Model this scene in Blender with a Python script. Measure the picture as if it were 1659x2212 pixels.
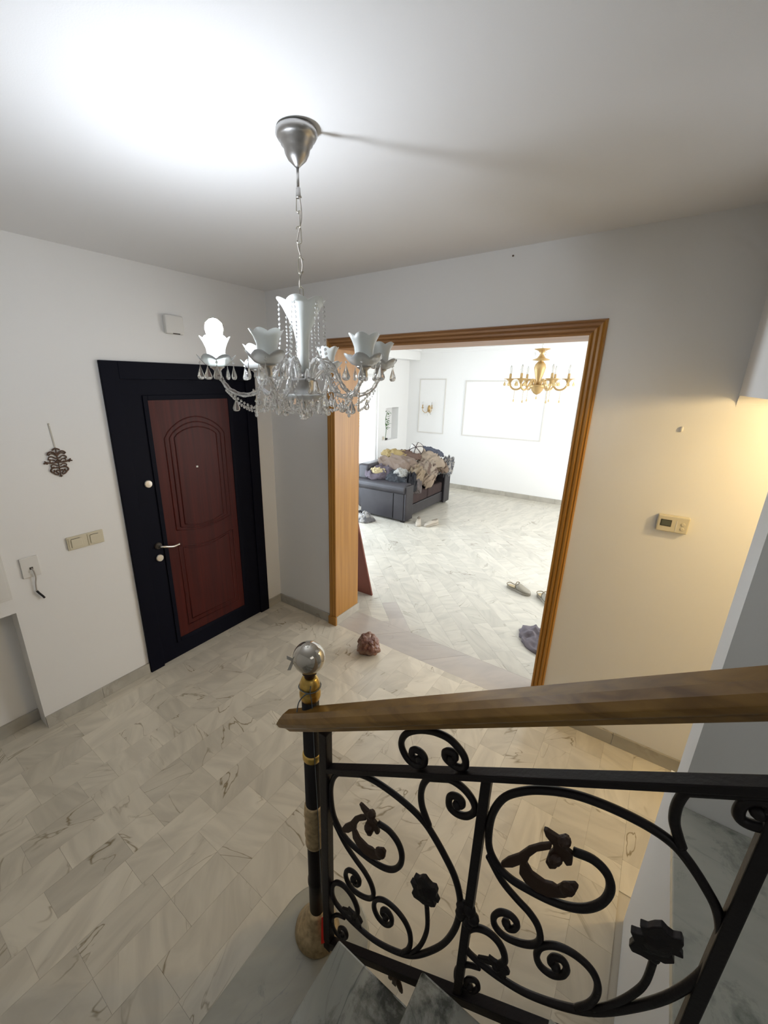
import bpy, bmesh, math, random
from mathutils import Vector, Matrix, noise

for o in list(bpy.data.objects):
    bpy.data.objects.remove(o, do_unlink=True)
S = bpy.context.scene
C = S.collection
PI = math.pi

# ------------------------------------------------------------------ camera
cam_data = bpy.data.cameras.new('camera')
cam = bpy.data.objects.new('camera', cam_data)
C.objects.link(cam)
cam.location = (2.644, -2.405, 1.984)
cam.rotation_euler = (1.261, -0.008, 0.637)
cam_data.sensor_fit = 'HORIZONTAL'
cam_data.sensor_width = 36.0
cam_data.lens = 887.757 * 36.0 / 1659.0
cam_data.shift_x = 61.7 / 1659.0
cam_data.shift_y = 7.1 / 1659.0
cam_data.clip_start = 0.02
cam_data.clip_end = 100
S.camera = cam

# ------------------------------------------------------------------ colour management
S.view_settings.view_transform = 'Standard'
S.view_settings.look = 'None'
S.view_settings.gamma = 1.0
S.view_settings.use_curve_mapping = False
S.view_settings.exposure = 0.42

# ------------------------------------------------------------------ world (bright overcast sky)
W = bpy.data.worlds.new('sky')
S.world = W
W.use_nodes = True
W.node_tree.nodes['Background'].inputs[0].default_value = (0.86, 0.93, 1.0, 1)
W.node_tree.nodes['Background'].inputs[1].default_value = 2.5


def area(name, loc, rot, sx, sy, power, col):
    d = bpy.data.lights.new(name, 'AREA')
    d.shape = 'RECTANGLE'
    d.size = sx
    d.size_y = sy
    d.energy = power
    d.color = col
    o = bpy.data.objects.new(name, d)
    o.location = loc
    o.rotation_euler = rot
    C.objects.link(o)
    return o


def point(name, loc, power, col, rad=0.03):
    d = bpy.data.lights.new(name, 'POINT')
    d.energy = power
    d.color = col
    d.shadow_soft_size = rad
    o = bpy.data.objects.new(name, d)
    o.location = loc
    C.objects.link(o)
    return o


# daylight through the two window openings of the living room
area('balcony_door_daylight', (-2.05, 1.75, 1.15), (0, -PI / 2, 0), 2.1, 1.4, 80, (0.74, 0.86, 1.0))
area('side_window_daylight', (-2.10, 3.75, 1.4), (0, -PI / 2, 0), 1.4, 0.8, 50, (0.86, 0.93, 1.0))
# unseen area light outside the side wall opening, brightens the living room
area('living_side_fill', (3.75, 2.9, 1.5), (0, PI / 2, 0), 1.8, 2.6, 50, (1.0, 0.95, 0.86))
# warm lamp in the passage under the upper flight
point('passage_lamp', (3.45, -0.42, 1.99), 19.0, (1.0, 0.73, 0.35), 0.05)
# unseen fill light hung under the stairwell ceiling, above and behind the viewer
area('stairwell_fill', (3.9, -2.6, 2.55), (0, 0.35, 0), 1.0, 1.0, 3.0, (1.0, 0.98, 0.94))

# ------------------------------------------------------------------ materials


def mat(name, col, rough=0.6, metal=0.0, spec=None, bump=0.0, bscale=200.0, var=0.0, vscale=6.0, trans=0.0, ior=1.45,
        emis=None, estr=0.0, alpha=1.0, coat=0.0):
    m = bpy.data.materials.new(name)
    m.use_nodes = True
    nt = m.node_tree
    b = nt.nodes['Principled BSDF']
    b.inputs['Base Color'].default_value = (*col, 1)
    b.inputs['Roughness'].default_value = rough
    b.inputs['Metallic'].default_value = metal
    b.inputs['IOR'].default_value = ior
    if trans:
        b.inputs['Transmission Weight'].default_value = trans
    if coat:
        b.inputs['Coat Weight'].default_value = coat
    if emis:
        b.inputs['Emission Color'].default_value = (*emis, 1)
        b.inputs['Emission Strength'].default_value = estr
    tc = nt.nodes.new('ShaderNodeTexCoord')
    if var:
        n = nt.nodes.new('ShaderNodeTexNoise')
        n.inputs['Scale'].default_value = vscale
        n.inputs['Detail'].default_value = 5
        nt.links.new(tc.outputs['Object'], n.inputs['Vector'])
        r = nt.nodes.new('ShaderNodeValToRGB')
        r.color_ramp.elements[0].position = 0.3
        r.color_ramp.elements[1].position = 0.7
        r.color_ramp.elements[0].color = (*[max(0, c * (1 - var)) for c in col], 1)
        r.color_ramp.elements[1].color = (*[min(1, c * (1 + var)) for c in col], 1)
        nt.links.new(n.outputs['Fac'], r.inputs['Fac'])
        nt.links.new(r.outputs['Color'], b.inputs['Base Color'])
    if bump:
        n = nt.nodes.new('ShaderNodeTexNoise')
        n.inputs['Scale'].default_value = bscale
        n.inputs['Detail'].default_value = 4
        nt.links.new(tc.outputs['Object'], n.inputs['Vector'])
        bp = nt.nodes.new('ShaderNodeBump')
        bp.inputs['Strength'].default_value = bump
        bp.inputs['Distance'].default_value = 0.002
        nt.links.new(n.outputs['Fac'], bp.inputs['Height'])
        nt.links.new(bp.outputs['Normal'], b.inputs['Normal'])
    return m


def wood(name, dark, light, axis='Z', rough=0.35, scale=1.0):
    m = bpy.data.materials.new(name)
    m.use_nodes = True
    nt = m.node_tree
    b = nt.nodes['Principled BSDF']
    b.inputs['Roughness'].default_value = rough
    geo = nt.nodes.new('ShaderNodeNewGeometry')
    mp = nt.nodes.new('ShaderNodeMapping')
    s = {'X': (1.5, 40, 40), 'Y': (40, 1.5, 40), 'Z': (40, 40, 1.5)}[axis[0]]
    mp.inputs['Scale'].default_value = tuple(v * scale for v in s)
    if axis == 'Xs':
        mp.inputs['Rotation'].default_value = (0, math.radians(32), 0)
    n = nt.nodes.new('ShaderNodeTexNoise')
    n.inputs['Scale'].default_value = 1.0
    n.inputs['Detail'].default_value = 6
    n.inputs['Distortion'].default_value = 0.6
    r = nt.nodes.new('ShaderNodeValToRGB')
    r.color_ramp.elements[0].position = 0.3
    r.color_ramp.elements[1].position = 0.68
    r.color_ramp.elements[0].color = (*dark, 1)
    r.color_ramp.elements[1].color = (*light, 1)
    nt.links.new(geo.outputs['Position'], mp.inputs['Vector'])
    nt.links.new(mp.outputs['Vector'], n.inputs['Vector'])
    nt.links.new(n.outputs['Fac'], r.inputs['Fac'])
    nt.links.new(r.outputs['Color'], b.inputs['Base Color'])
    return m


def marble(name, base, cloud, vein, patch=None, rough=0.22, tint=0.10, veinw=0.012, cloud_amt=0.8, vscale=2.6, patch_pos=0.62):
    """Marble whose pattern jumps from one tile (object) to the next."""
    m = bpy.data.materials.new(name)
    m.use_nodes = True
    nt = m.node_tree
    L = nt.links.new
    b = nt.nodes['Principled BSDF']
    b.inputs['Roughness'].default_value = rough
    geo = nt.nodes.new('ShaderNodeNewGeometry')
    oi = nt.nodes.new('ShaderNodeObjectInfo')
    mu = nt.nodes.new('ShaderNodeMath')
    mu.operation = 'MULTIPLY'
    mu.inputs[1].default_value = 37.0
    L(oi.outputs['Random'], mu.inputs[0])
    cx = nt.nodes.new('ShaderNodeCombineXYZ')
    L(mu.outputs[0], cx.inputs[0])
    L(mu.outputs[0], cx.inputs[2])
    ad = nt.nodes.new('ShaderNodeVectorMath')
    L(geo.outputs['Position'], ad.inputs[0])
    L(cx.outputs[0], ad.inputs[1])
    rv = nt.nodes.new('ShaderNodeVectorRotate')
    rv.rotation_type = 'Z_AXIS'
    L(mu.outputs[0], rv.inputs['Angle'])
    L(ad.outputs[0], rv.inputs['Vector'])
    st = nt.nodes.new('ShaderNodeMapping')
    st.inputs['Scale'].default_value = (0.8, 2.6, 1.0)
    L(rv.outputs[0], st.inputs['Vector'])
    ad = st
    # soft clouds
    n1 = nt.nodes.new('ShaderNodeTexNoise')
    n1.inputs['Scale'].default_value = 3.4
    n1.inputs['Detail'].default_value = 6
    n1.inputs['Distortion'].default_value = 1.2
    L(ad.outputs[0], n1.inputs['Vector'])
    r1 = nt.nodes.new('ShaderNodeValToRGB')
    r1.color_ramp.elements[0].position = 0.38
    r1.color_ramp.elements[1].position = 0.66
    r1.color_ramp.elements[0].color = (*base, 1)
    r1.color_ramp.elements[1].color = (*[base[i] * (1 - cloud_amt) + cloud[i] * cloud_amt for i in range(3)], 1)
    L(n1.outputs['Fac'], r1.inputs['Fac'])
    # thin veins
    n2 = nt.nodes.new('ShaderNodeTexNoise')
    n2.inputs['Scale'].default_value = vscale
    n2.inputs['Detail'].default_value = 4
    n2.inputs['Roughness'].default_value = 0.45
    n2.inputs['Distortion'].default_value = 0.8
    L(ad.outputs[0], n2.inputs['Vector'])
    sb = nt.nodes.new('ShaderNodeMath')
    sb.operation = 'SUBTRACT'
    sb.inputs[1].default_value = 0.5
    L(n2.outputs['Fac'], sb.inputs[0])
    ab = nt.nodes.new('ShaderNodeMath')
    ab.operation = 'ABSOLUTE'
    L(sb.outputs[0], ab.inputs[0])
    r2 = nt.nodes.new('ShaderNodeValToRGB')
    r2.color_ramp.elements[0].position = 0.0
    r2.color_ramp.elements[1].position = veinw
    r2.color_ramp.elements[0].color = (1, 1, 1, 1)
    r2.color_ramp.elements[1].color = (0, 0, 0, 1)
    L(ab.outputs[0], r2.inputs['Fac'])
    # veins fade in and out
    n3 = nt.nodes.new('ShaderNodeTexNoise')
    n3.inputs['Scale'].default_value = 2.2
    L(ad.outputs[0], n3.inputs['Vector'])
    r3 = nt.nodes.new('ShaderNodeValToRGB')
    r3.color_ramp.elements[0].position = 0.48
    r3.color_ramp.elements[1].position = 0.66
    L(n3.outputs['Fac'], r3.inputs['Fac'])
    vm = nt.nodes.new('ShaderNodeMath')
    vm.operation = 'MULTIPLY'
    L(r2.outputs['Color'], vm.inputs[0])
    L(r3.outputs['Color'], vm.inputs[1])
    mx = nt.nodes.new('ShaderNodeMixRGB')
    L(vm.outputs[0], mx.inputs['Fac'])
    L(r1.outputs['Color'], mx.inputs['Color1'])
    mx.inputs['Color2'].default_value = (*vein, 1)
    out = mx.outputs[0]
    if patch:
        n4 = nt.nodes.new('ShaderNodeTexNoise')
        n4.inputs['Scale'].default_value = 7.0
        n4.inputs['Detail'].default_value = 8
        n4.inputs['Roughness'].default_value = 0.7
        n4.inputs['Distortion'].default_value = 0.3
        L(rv.outputs[0], n4.inputs['Vector'])
        r4 = nt.nodes.new('ShaderNodeValToRGB')
        r4.color_ramp.elements[0].position = patch_pos - 0.07
        r4.color_ramp.elements[1].position = patch_pos + 0.07
        L(n4.outputs['Fac'], r4.inputs['Fac'])
        m4 = nt.nodes.new('ShaderNodeMixRGB')
        L(r4.outputs['Color'], m4.inputs['Fac'])
        L(out, m4.inputs['Color1'])
        m4.inputs['Color2'].default_value = (*patch, 1)
        out = m4.outputs[0]
    # a slightly different value for every tile
    hv = nt.nodes.new('ShaderNodeMapRange')
    hv.inputs['To Min'].default_value = 1 - tint
    hv.inputs['To Max'].default_value = 1.0
    L(oi.outputs['Random'], hv.inputs['Value'])
    m5 = nt.nodes.new('ShaderNodeMixRGB')
    m5.blend_type = 'MULTIPLY'
    m5.inputs['Fac'].default_value = 1
    L(out, m5.inputs['Color1'])
    L(hv.outputs['Result'], m5.inputs['Color2'])
    L(m5.outputs[0], b.inputs['Base Color'])
    return m


M_wall = mat('wall_paint', (0.78, 0.765, 0.74), 0.85, bump=0.15, bscale=400)
M_ceil = mat('ceiling_paint', (0.80, 0.79, 0.785), 0.9, bump=0.1, bscale=300)
M_wallL = mat('living_wall_paint', (0.86, 0.86, 0.85), 0.85)
M_side = mat('stair_side_paint', (0.78, 0.78, 0.76), 0.8)
M_tile = marble('hall_marble', (0.76, 0.70, 0.58), (0.60, 0.55, 0.455), (0.27, 0.21, 0.12), tint=0.16, veinw=0.013)
M_tile2 = marble('living_marble', (0.62, 0.585, 0.50), (0.50, 0.47, 0.41), (0.32, 0.29, 0.23), tint=0.13, veinw=0.012)
M_grey = marble('threshold_marble', (0.52, 0.47, 0.42), (0.46, 0.42, 0.38), (0.40, 0.36, 0.32), tint=0.12)
M_skirt = marble('skirting_marble', (0.50, 0.47, 0.41), (0.38, 0.36, 0.31), (0.30, 0.27, 0.2), tint=0.15)
M_stepA = marble('pale_step_marble', (0.42, 0.40, 0.33), (0.34, 0.325, 0.27), (0.30, 0.30, 0.27), (0.20, 0.22, 0.20), patch_pos=0.66, tint=0.04)
M_stepB = marble('dark_veined_marble', (0.42, 0.42, 0.37), (0.32, 0.33, 0.30), (0.16, 0.17, 0.16), (0.085, 0.09, 0.075), patch_pos=0.53, tint=0.06)
M_land = marble('landing_marble', (0.48, 0.48, 0.42), (0.38, 0.39, 0.34), (0.12, 0.14, 0.13), (0.20, 0.22, 0.19), patch_pos=0.60, tint=0.02, veinw=0.02)
M_joint = mat('tile_joint', (0.56, 0.51, 0.42), 0.9)
M_oak = wood('varnished_oak', (0.35, 0.155, 0.026), (0.46, 0.225, 0.040), 'Z', 0.35)
M_oakX = wood('varnished_oak_head', (0.27, 0.125, 0.045), (0.42, 0.22, 0.09), 'X', 0.4)
M_rail = wood('handrail_oak', (0.15, 0.075, 0.016), (0.29, 0.16, 0.038), 'Xs', 0.30, 0.8)
M_board = mat('maroon_board', (0.19, 0.06, 0.04), 0.6, var=0.1)
M_black = mat('black_door_paint', (0.003, 0.0035, 0.009), 0.6)
M_black.node_tree.nodes['Principled BSDF'].inputs['Specular IOR Level'].default_value = 0.12
M_red = wood('mahogany_panel', (0.040, 0.004, 0.003), (0.070, 0.008, 0.005), 'Z', 0.45)
M_red.node_tree.nodes['Principled BSDF'].inputs['Specular IOR Level'].default_value = 0.22
M_chrome = mat('satin_nickel', (0.75, 0.72, 0.66), 0.28, 1.0)
M_iron = mat('wrought_iron', (0.009, 0.007, 0.008), 0.45, 0.0, bump=0.3, bscale=120)
M_iron.node_tree.nodes['Principled BSDF'].inputs['Specular IOR Level'].default_value = 0.3
M_ironbr = mat('bronzed_iron', (0.030, 0.013, 0.006), 0.5, 0.0, bump=0.4, bscale=90)
M_brass = mat('aged_brass', (0.62, 0.42, 0.12), 0.32, 1.0, var=0.3, vscale=40)
M_antq = mat('antique_gold_casting', (0.46, 0.35, 0.20), 0.45, 0.6, var=0.3, vscale=60)
M_silver = mat('brushed_silver', (0.50, 0.49, 0.48), 0.33, 1.0)
M_chain = mat('nickel_chain', (0.52, 0.49, 0.42), 0.3, 1.0)
M_frost = mat('frosted_glass', (0.80, 0.81, 0.79), 0.25)
_nt = M_frost.node_tree
_tr = _nt.nodes.new('ShaderNodeBsdfTranslucent')
_tr.inputs['Color'].default_value = (0.90, 0.92, 0.90, 1)
_mx = _nt.nodes.new('ShaderNodeMixShader')
_mx.inputs[0].default_value = 0.45
_nt.links.new(_nt.nodes['Principled BSDF'].outputs[0], _mx.inputs[1])
_nt.links.new(_tr.outputs[0], _mx.inputs[2])
_nt.links.new(_mx.outputs[0], _nt.nodes['Material Output'].inputs[0])
M_crystal = mat('cut_crystal', (0.97, 0.97, 0.96), 0.03, trans=0.86, ior=1.5)
M_glass = mat('clear_glass', (0.97, 0.98, 0.97), 0.05, trans=0.60, ior=1.4)
M_pane = bpy.data.materials.new('window_glass')
M_pane.use_nodes = True
_nt = M_pane.node_tree
_t = _nt.nodes.new('ShaderNodeBsdfTransparent')
_g = _nt.nodes.new('ShaderNodeBsdfGlossy')
_g.inputs['Roughness'].default_value = 0.02
_m = _nt.nodes.new('ShaderNodeMixShader')
_m.inputs[0].default_value = 0.07
_nt.links.new(_t.outputs[0], _m.inputs[1])
_nt.links.new(_g.outputs[0], _m.inputs[2])
_nt.links.new(_m.outputs[0], _nt.nodes['Material Output'].inputs[0])
M_ball = mat('smoky_glass_ball', (0.50, 0.47, 0.42), 0.06, metal=0.75, coat=1.0)
M_bulb = mat('lit_bulb', (1, 1, 1), 0.3, emis=(0.84, 0.91, 1.0), estr=440.0)
M_bulboff = mat('unlit_bulb', (0.85, 0.85, 0.83), 0.1, trans=0.7)
M_plastic = mat('cream_plastic', (0.62, 0.56, 0.42), 0.45)
M_white = mat('white_plastic', (0.70, 0.68, 0.64), 0.5)
M_slot = mat('dark_slot', (0.05, 0.04, 0.03), 0.6)
M_lcd = mat('lcd_screen', (0.11, 0.115, 0.09), 0.2)
M_lcdrim = mat('lcd_rim', (0.05, 0.045, 0.03), 0.4)
M_gold = mat('gilded_brass', (0.50, 0.34, 0.15), 0.4, 0.5)
M_amber = mat('amber_crystal', (0.85, 0.68, 0.35), 0.1, trans=0.6)
M_leather = mat('black_leather', (0.030, 0.027, 0.031), 0.42, bump=0.3, bscale=150, var=0.2)
M_suede = mat('brown_suede', (0.032, 0.018, 0.017), 0.8, var=0.3, vscale=8)
M_shutter = mat('shutter_white', (0.80, 0.76, 0.70), 0.5)
M_frame = mat('window_frame_white', (0.82, 0.82, 0.81), 0.5)
M_mould = mat('moulding_white', (0.72, 0.70, 0.66), 0.6)
M_green = mat('leaf_green', (0.10, 0.22, 0.07), 0.5)
M_orn = mat('dark_bronze_filigree', (0.11, 0.065, 0.045), 0.5, 0.5)
M_ribbon = mat('thin_ribbon', (0.52, 0.49, 0.42), 0.7)
M_cord = mat('grey_cord', (0.42, 0.38, 0.34), 0.6)
M_redtape = mat('red_tape', (0.85, 0.03, 0.02), 0.5)
M_wire = mat('blue_grey_wire', (0.10, 0.13, 0.16), 0.4)
M_film = mat('clear_film', (0.62, 0.60, 0.55), 0.3, trans=0.3)
M_rock = marble('red_onyx', (0.30, 0.17, 0.12), (0.17, 0.05, 0.03), (0.52, 0.42, 0.34), (0.10, 0.025, 0.014), patch_pos=0.52, rough=0.3, vscale=18, veinw=0.05)

# ------------------------------------------------------------------ helpers


def link(name, me, m=None, parent=None, smooth=False, loc=None):
    o = bpy.data.objects.new(name, me)
    if m is not None and not me.materials:
        me.materials.append(m)
    C.objects.link(o)
    if parent is not None:
        o.parent = parent
    if loc is not None:
        o.location = loc
    if smooth:
        me.polygons.foreach_set('use_smooth', [True] * len(me.polygons))
    return o


def bm_obj(name, bm, m, parent=None, smooth=False, bevel=0.0, seg=2, recalc=True):
    if recalc:
        bmesh.ops.recalc_face_normals(bm, faces=bm.faces)
    me = bpy.data.meshes.new(name)
    bm.to_mesh(me)
    bm.free()
    o = link(name, me, m, parent, smooth)
    if bevel:
        md = o.modifiers.new('bevel', 'BEVEL')
        md.width = bevel
        md.segments = seg
        md.limit_method = 'ANGLE'
    return o


def tag(o, label=None, cat=None, group=None, kind=None):
    if label:
        o['label'] = label
    if cat:
        o['category'] = cat
    if group:
        o['group'] = group
    if kind:
        o['kind'] = kind
    return o


def struct(o, label=None):
    o['kind'] = 'structure'
    if label:
        o['label'] = label
    return o


def thing(name, label, cat, loc=(0, 0, 0), rotz=0.0, group=None, kind=None):
    o = bpy.data.objects.new(name, None)
    o.empty_display_size = 0.05
    C.objects.link(o)
    o.location = loc
    o.rotation_euler = (0, 0, rotz)
    tag(o, label, cat, group, kind)
    return o


def add_box(bm, lo, hi):
    x0, y0, z0 = lo
    x1, y1, z1 = hi
    v = [bm.verts.new(p) for p in ((x0, y0, z0), (x1, y0, z0), (x1, y1, z0), (x0, y1, z0),
                                   (x0, y0, z1), (x1, y0, z1), (x1, y1, z1), (x0, y1, z1))]
    for f in ((0, 3, 2, 1), (4, 5, 6, 7), (0, 1, 5, 4), (1, 2, 6, 5), (2, 3, 7, 6), (3, 0, 4, 7)):
        bm.faces.new([v[i] for i in f])


def box(name, lo, hi, m, parent=None, bevel=0.0):
    bm = bmesh.new()
    add_box(bm, lo, hi)
    return bm_obj(name, bm, m, parent, bevel=bevel)


def add_prism(bm, pts, d):
    """pts: 3-D outline, d: extrusion vector."""
    a = [bm.verts.new(p) for p in pts]
    d = Vector(d)
    b = [bm.verts.new(Vector(p) + d) for p in pts]
    bm.faces.new(a)
    bm.faces.new(list(reversed(b)))
    n = len(a)
    for i in range(n):
        bm.faces.new((a[i], a[(i + 1) % n], b[(i + 1) % n], b[i]))


def catmull(pts, k=6):
    P = [Vector(p) for p in pts]
    P = [P[0] * 2 - P[1]] + P + [P[-1] * 2 - P[-2]]
    out = []
    for i in range(1, len(P) - 2):
        p0, p1, p2, p3 = P[i - 1], P[i], P[i + 1], P[i + 2]
        for j in range(k):
            t = j / k
            out.append(0.5 * ((2 * p1) + (p2 - p0) * t + (2 * p0 - 5 * p1 + 4 * p2 - p3) * t * t + (3 * p1 - p0 - 3 * p2 + p3) * t ** 3))
    out.append(P[-2])
    return out


def add_tube(bm, pts, r, seg=8, caps=True):
    """r: number or function of parameter 0..1"""
    pts = [Vector(p) for p in pts]
    n = len(pts)
    rf = r if callable(r) else (lambda t: r)
    tan = [(pts[min(i + 1, n - 1)] - pts[max(i - 1, 0)]).normalized() for i in range(n)]
    up = Vector((0, 0, 1))
    if abs(tan[0].dot(up)) > 0.9:
        up = Vector((0, 1, 0))
    nx = tan[0].cross(up).normalized()
    rings = []
    for i in range(n):
        nx = (nx - tan[i] * nx.dot(tan[i]))
        if nx.length < 1e-6:
            nx = tan[i].orthogonal()
        nx.normalize()
        ny = tan[i].cross(nx)
        rr = rf(i / (n - 1))
        rings.append([bm.verts.new(pts[i] + (nx * math.cos(a) + ny * math.sin(a)) * rr) for a in [2 * PI * k / seg for k in range(seg)]])
    for i in range(n - 1):
        for k in range(seg):
            bm.faces.new((rings[i][k], rings[i][(k + 1) % seg], rings[i + 1][(k + 1) % seg], rings[i + 1][k]))
    if caps:
        bm.faces.new(list(reversed(rings[0])))
        bm.faces.new(rings[-1])


def tube(name, pts, r, m, parent=None, seg=8):
    bm = bmesh.new()
    add_tube(bm, pts, r, seg)
    return bm_obj(name, bm, m, parent, smooth=True)


def add_lathe(bm, prof, seg=24, c=(0, 0, 0), scal=0, scal_amp=None, closed_top=True, closed_bot=True):
    """prof: list of (r, z). scal: number of scallops, scal_amp(i) -> (dr, dz)."""
    rings = []
    for i, (r, z) in enumerate(prof):
        ring = []
        for k in range(seg):
            a = 2 * PI * k / seg
            dr = dz = 0
            if scal and scal_amp:
                w = abs(math.cos(a * scal / 2))
                dr, dz = [q * w for q in scal_amp(i)]
            ring.append(bm.verts.new((c[0] + (r + dr) * math.cos(a), c[1] + (r + dr) * math.sin(a), c[2] + z + dz)))
        rings.append(ring)
    for i in range(len(rings) - 1):
        for k in range(seg):
            bm.faces.new((rings[i][k], rings[i][(k + 1) % seg], rings[i + 1][(k + 1) % seg], rings[i + 1][k]))
    if closed_bot:
        bm.faces.new(rings[0])
    if closed_top:
        bm.faces.new(rings[-1])


def lathe(name, prof, m, parent=None, seg=24, c=(0, 0, 0), smooth=True, **kw):
    bm = bmesh.new()
    add_lathe(bm, prof, seg, c, **kw)
    return bm_obj(name, bm, m, parent, smooth=smooth)


def wall_holes(bm, u0, u1, z0, z1, holes, place):
    """Rectangular wall with rectangular holes, cut on a grid. place(u0,u1,z0,z1)->(lo,hi)"""
    us = sorted({u0, u1, *[h[0] for h in holes], *[h[1] for h in holes]})
    zs = sorted({z0, z1, *[h[2] for h in holes], *[h[3] for h in holes]})
    for i in range(len(us) - 1):
        run = None
        for j in range(len(zs) - 1):
            cu, cz = (us[i] + us[i + 1]) / 2, (zs[j] + zs[j + 1]) / 2
            solid = not any(h[0] < cu < h[1] and h[2] < cz < h[3] for h in holes)
            if solid:
                run = (run[0], zs[j + 1]) if run else (zs[j], zs[j + 1])
            if (not solid or j == len(zs) - 2) and run:
                add_box(bm, *place(us[i], us[i + 1], *run))
                run = None


HC = 2.649      # hall ceiling
LC = 2.62       # living room ceiling
# ------------------------------------------------------------------ room shell
bm = bmesh.new()
wall_holes(bm, -1.9, 4.75, 0, HC, [(0.67, 2.285, 0, 2.23)], lambda a, b, c, d: ((a, 0.0, c), (b, 0.30, d)))
struct(bm_obj('wall_back', bm, M_wall), 'pale plaster wall with the wide opening to the living room')

bm = bmesh.new()   # door wall: recessed below the console ledge at its near end
add_box(bm, (-0.25, -1.916, 0), (0.0, 0.0, HC))
add_box(bm, (-0.25, -3.4, 0.782), (0.0, -1.916, HC))
add_box(bm, (-0.25, -3.4, 0), (-0.12, -1.916, 0.782))
struct(bm_obj('wall_left', bm, M_wall), 'pale plaster wall holding the entrance door')
struct(box('wall_front', (-0.25, -3.6, 0), (4.75, -3.4, HC), M_wall), 'hall wall behind the viewer')
struct(box('wall_far_right', (4.75, -3.6, 0), (4.95, 0.3, HC), M_wall), 'end wall of the passage and stair landing')
# header over the passage with a small rounded fillet at the back wall
bm = bmesh.new()
pts = [(2.87, 0.0, HC), (2.87, -1.0, HC), (2.87, -1.0, 1.95)]
pts += [(2.87, -0.05 + 0.05 * math.sin(t), 1.90 + 0.05 * math.cos(t)) for t in [PI / 2 * k / 8 for k in range(9)]]
add_prism(bm, pts, (0.13, 0, 0))
struct(bm_obj('wall_header', bm, M_wall), 'lintel over the side passage')
struct(box('wall_right', (2.885, -1.10, 0.0), (4.75, -0.97, HC), M_side), 'partition standing on the stair landing')
struct(box('ceiling', (-0.25, -3.6, HC), (4.95, 0.30, HC + 0.15), M_ceil), 'hall ceiling')

# living room
bm = bmesh.new()
wall_holes(bm, 0.3, 5.27, 0, LC, [(1.05, 2.45, 0.0, 2.2), (3.38, 4.18, 0.55, 2.15)], lambda a, b, c, d: ((-1.90, a, c), (-1.69, b, d)))
# niche cut as a shallow recess
living_left = bm
bm2 = bmesh.new()
wall_holes(bm2, 0.3, 5.27, 0, LC, [(1.05, 2.45, 0.0, 2.2), (3.38, 4.18, 0.55, 2.15), (4.43, 4.90, 0.93, 1.55)],
           lambda a, b, c, d: ((-1.84, a, c), (-1.69, b, d)))
living_left.free()
bm3 = bm2
wall_holes(bm3, 0.3, 5.27, 0, LC, [(1.05, 2.45, 0.0, 2.2), (3.38, 4.18, 0.55, 2.15)], lambda a, b, c, d: ((-1.92, a, c), (-1.84, b, d)))
struct(bm_obj('wall_living_left', bm3, M_wallL), 'bright living room window wall')
struct(box('wall_living_back', (-1.92, 5.27, 0), (3.9, 5.45, LC), M_wallL), 'white living room end wall')
bm = bmesh.new()
wall_holes(bm, 0.3, 5.27, 0, LC, [(1.5, 4.3, 0.5, 2.35)], lambda a, b, c, d: ((3.6, a, c), (3.7, b, d)))
struct(bm_obj('wall_living_right', bm, M_wallL), 'living room side wall')
struct(box('ceiling_living', (-1.92, 0.30, LC), (3.9, 5.45, LC + 0.15), M_wallL), 'living room ceiling')
struct(box('trim_1', (-1.69, 0.30, 2.43), (-1.455, 5.27, LC), M_wallL), 'white soffit box along the window wall')
bm = bmesh.new()
add_box(bm, (-1.455, 5.22, 2.585), (3.6, 5.27, 2.62))
add_box(bm, (-1.455, 5.245, 2.56), (3.6, 5.27, 2.585))
add_box(bm, (-1.455, 0.3, 2.585), (-1.405, 5.22, 2.62))
struct(bm_obj('trim_2', bm, M_wallL), 'stepped white cornice')

# floors: joint bed below, marble tiles on top
fh = struct(box('floor', (-0.25, -3.4, -0.06), (4.75, 0.0, -0.004), M_joint), 'cream marble hall floor laid diagonally')
fl = struct(box('floor_living', (-1.92, 0.28, -0.06), (3.9, 5.27, -0.004), M_joint), 'pale marble living room floor laid diagonally')


def clip_poly(poly, x0, x1, y0, y1):
    def cut(P, ax, val, keep_less):
        out = []
        for i in range(len(P)):
            a, b = P[i], P[(i + 1) % len(P)]
            ia = (a[ax] <= val) if keep_less else (a[ax] >= val)
            ib = (b[ax] <= val) if keep_less else (b[ax] >= val)
            if ia:
                out.append(a)
            if ia != ib:
                t = (val - a[ax]) / (b[ax] - a[ax])
                out.append((a[0] + (b[0] - a[0]) * t, a[1] + (b[1] - a[1]) * t))
        return out
    for ax, v, k in ((0, x0, False), (0, x1, True), (1, y0, False), (1, y1, True)):
        if len(poly) < 3:
            return []
        poly = cut(poly, ax, v, k)
    return poly


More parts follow.
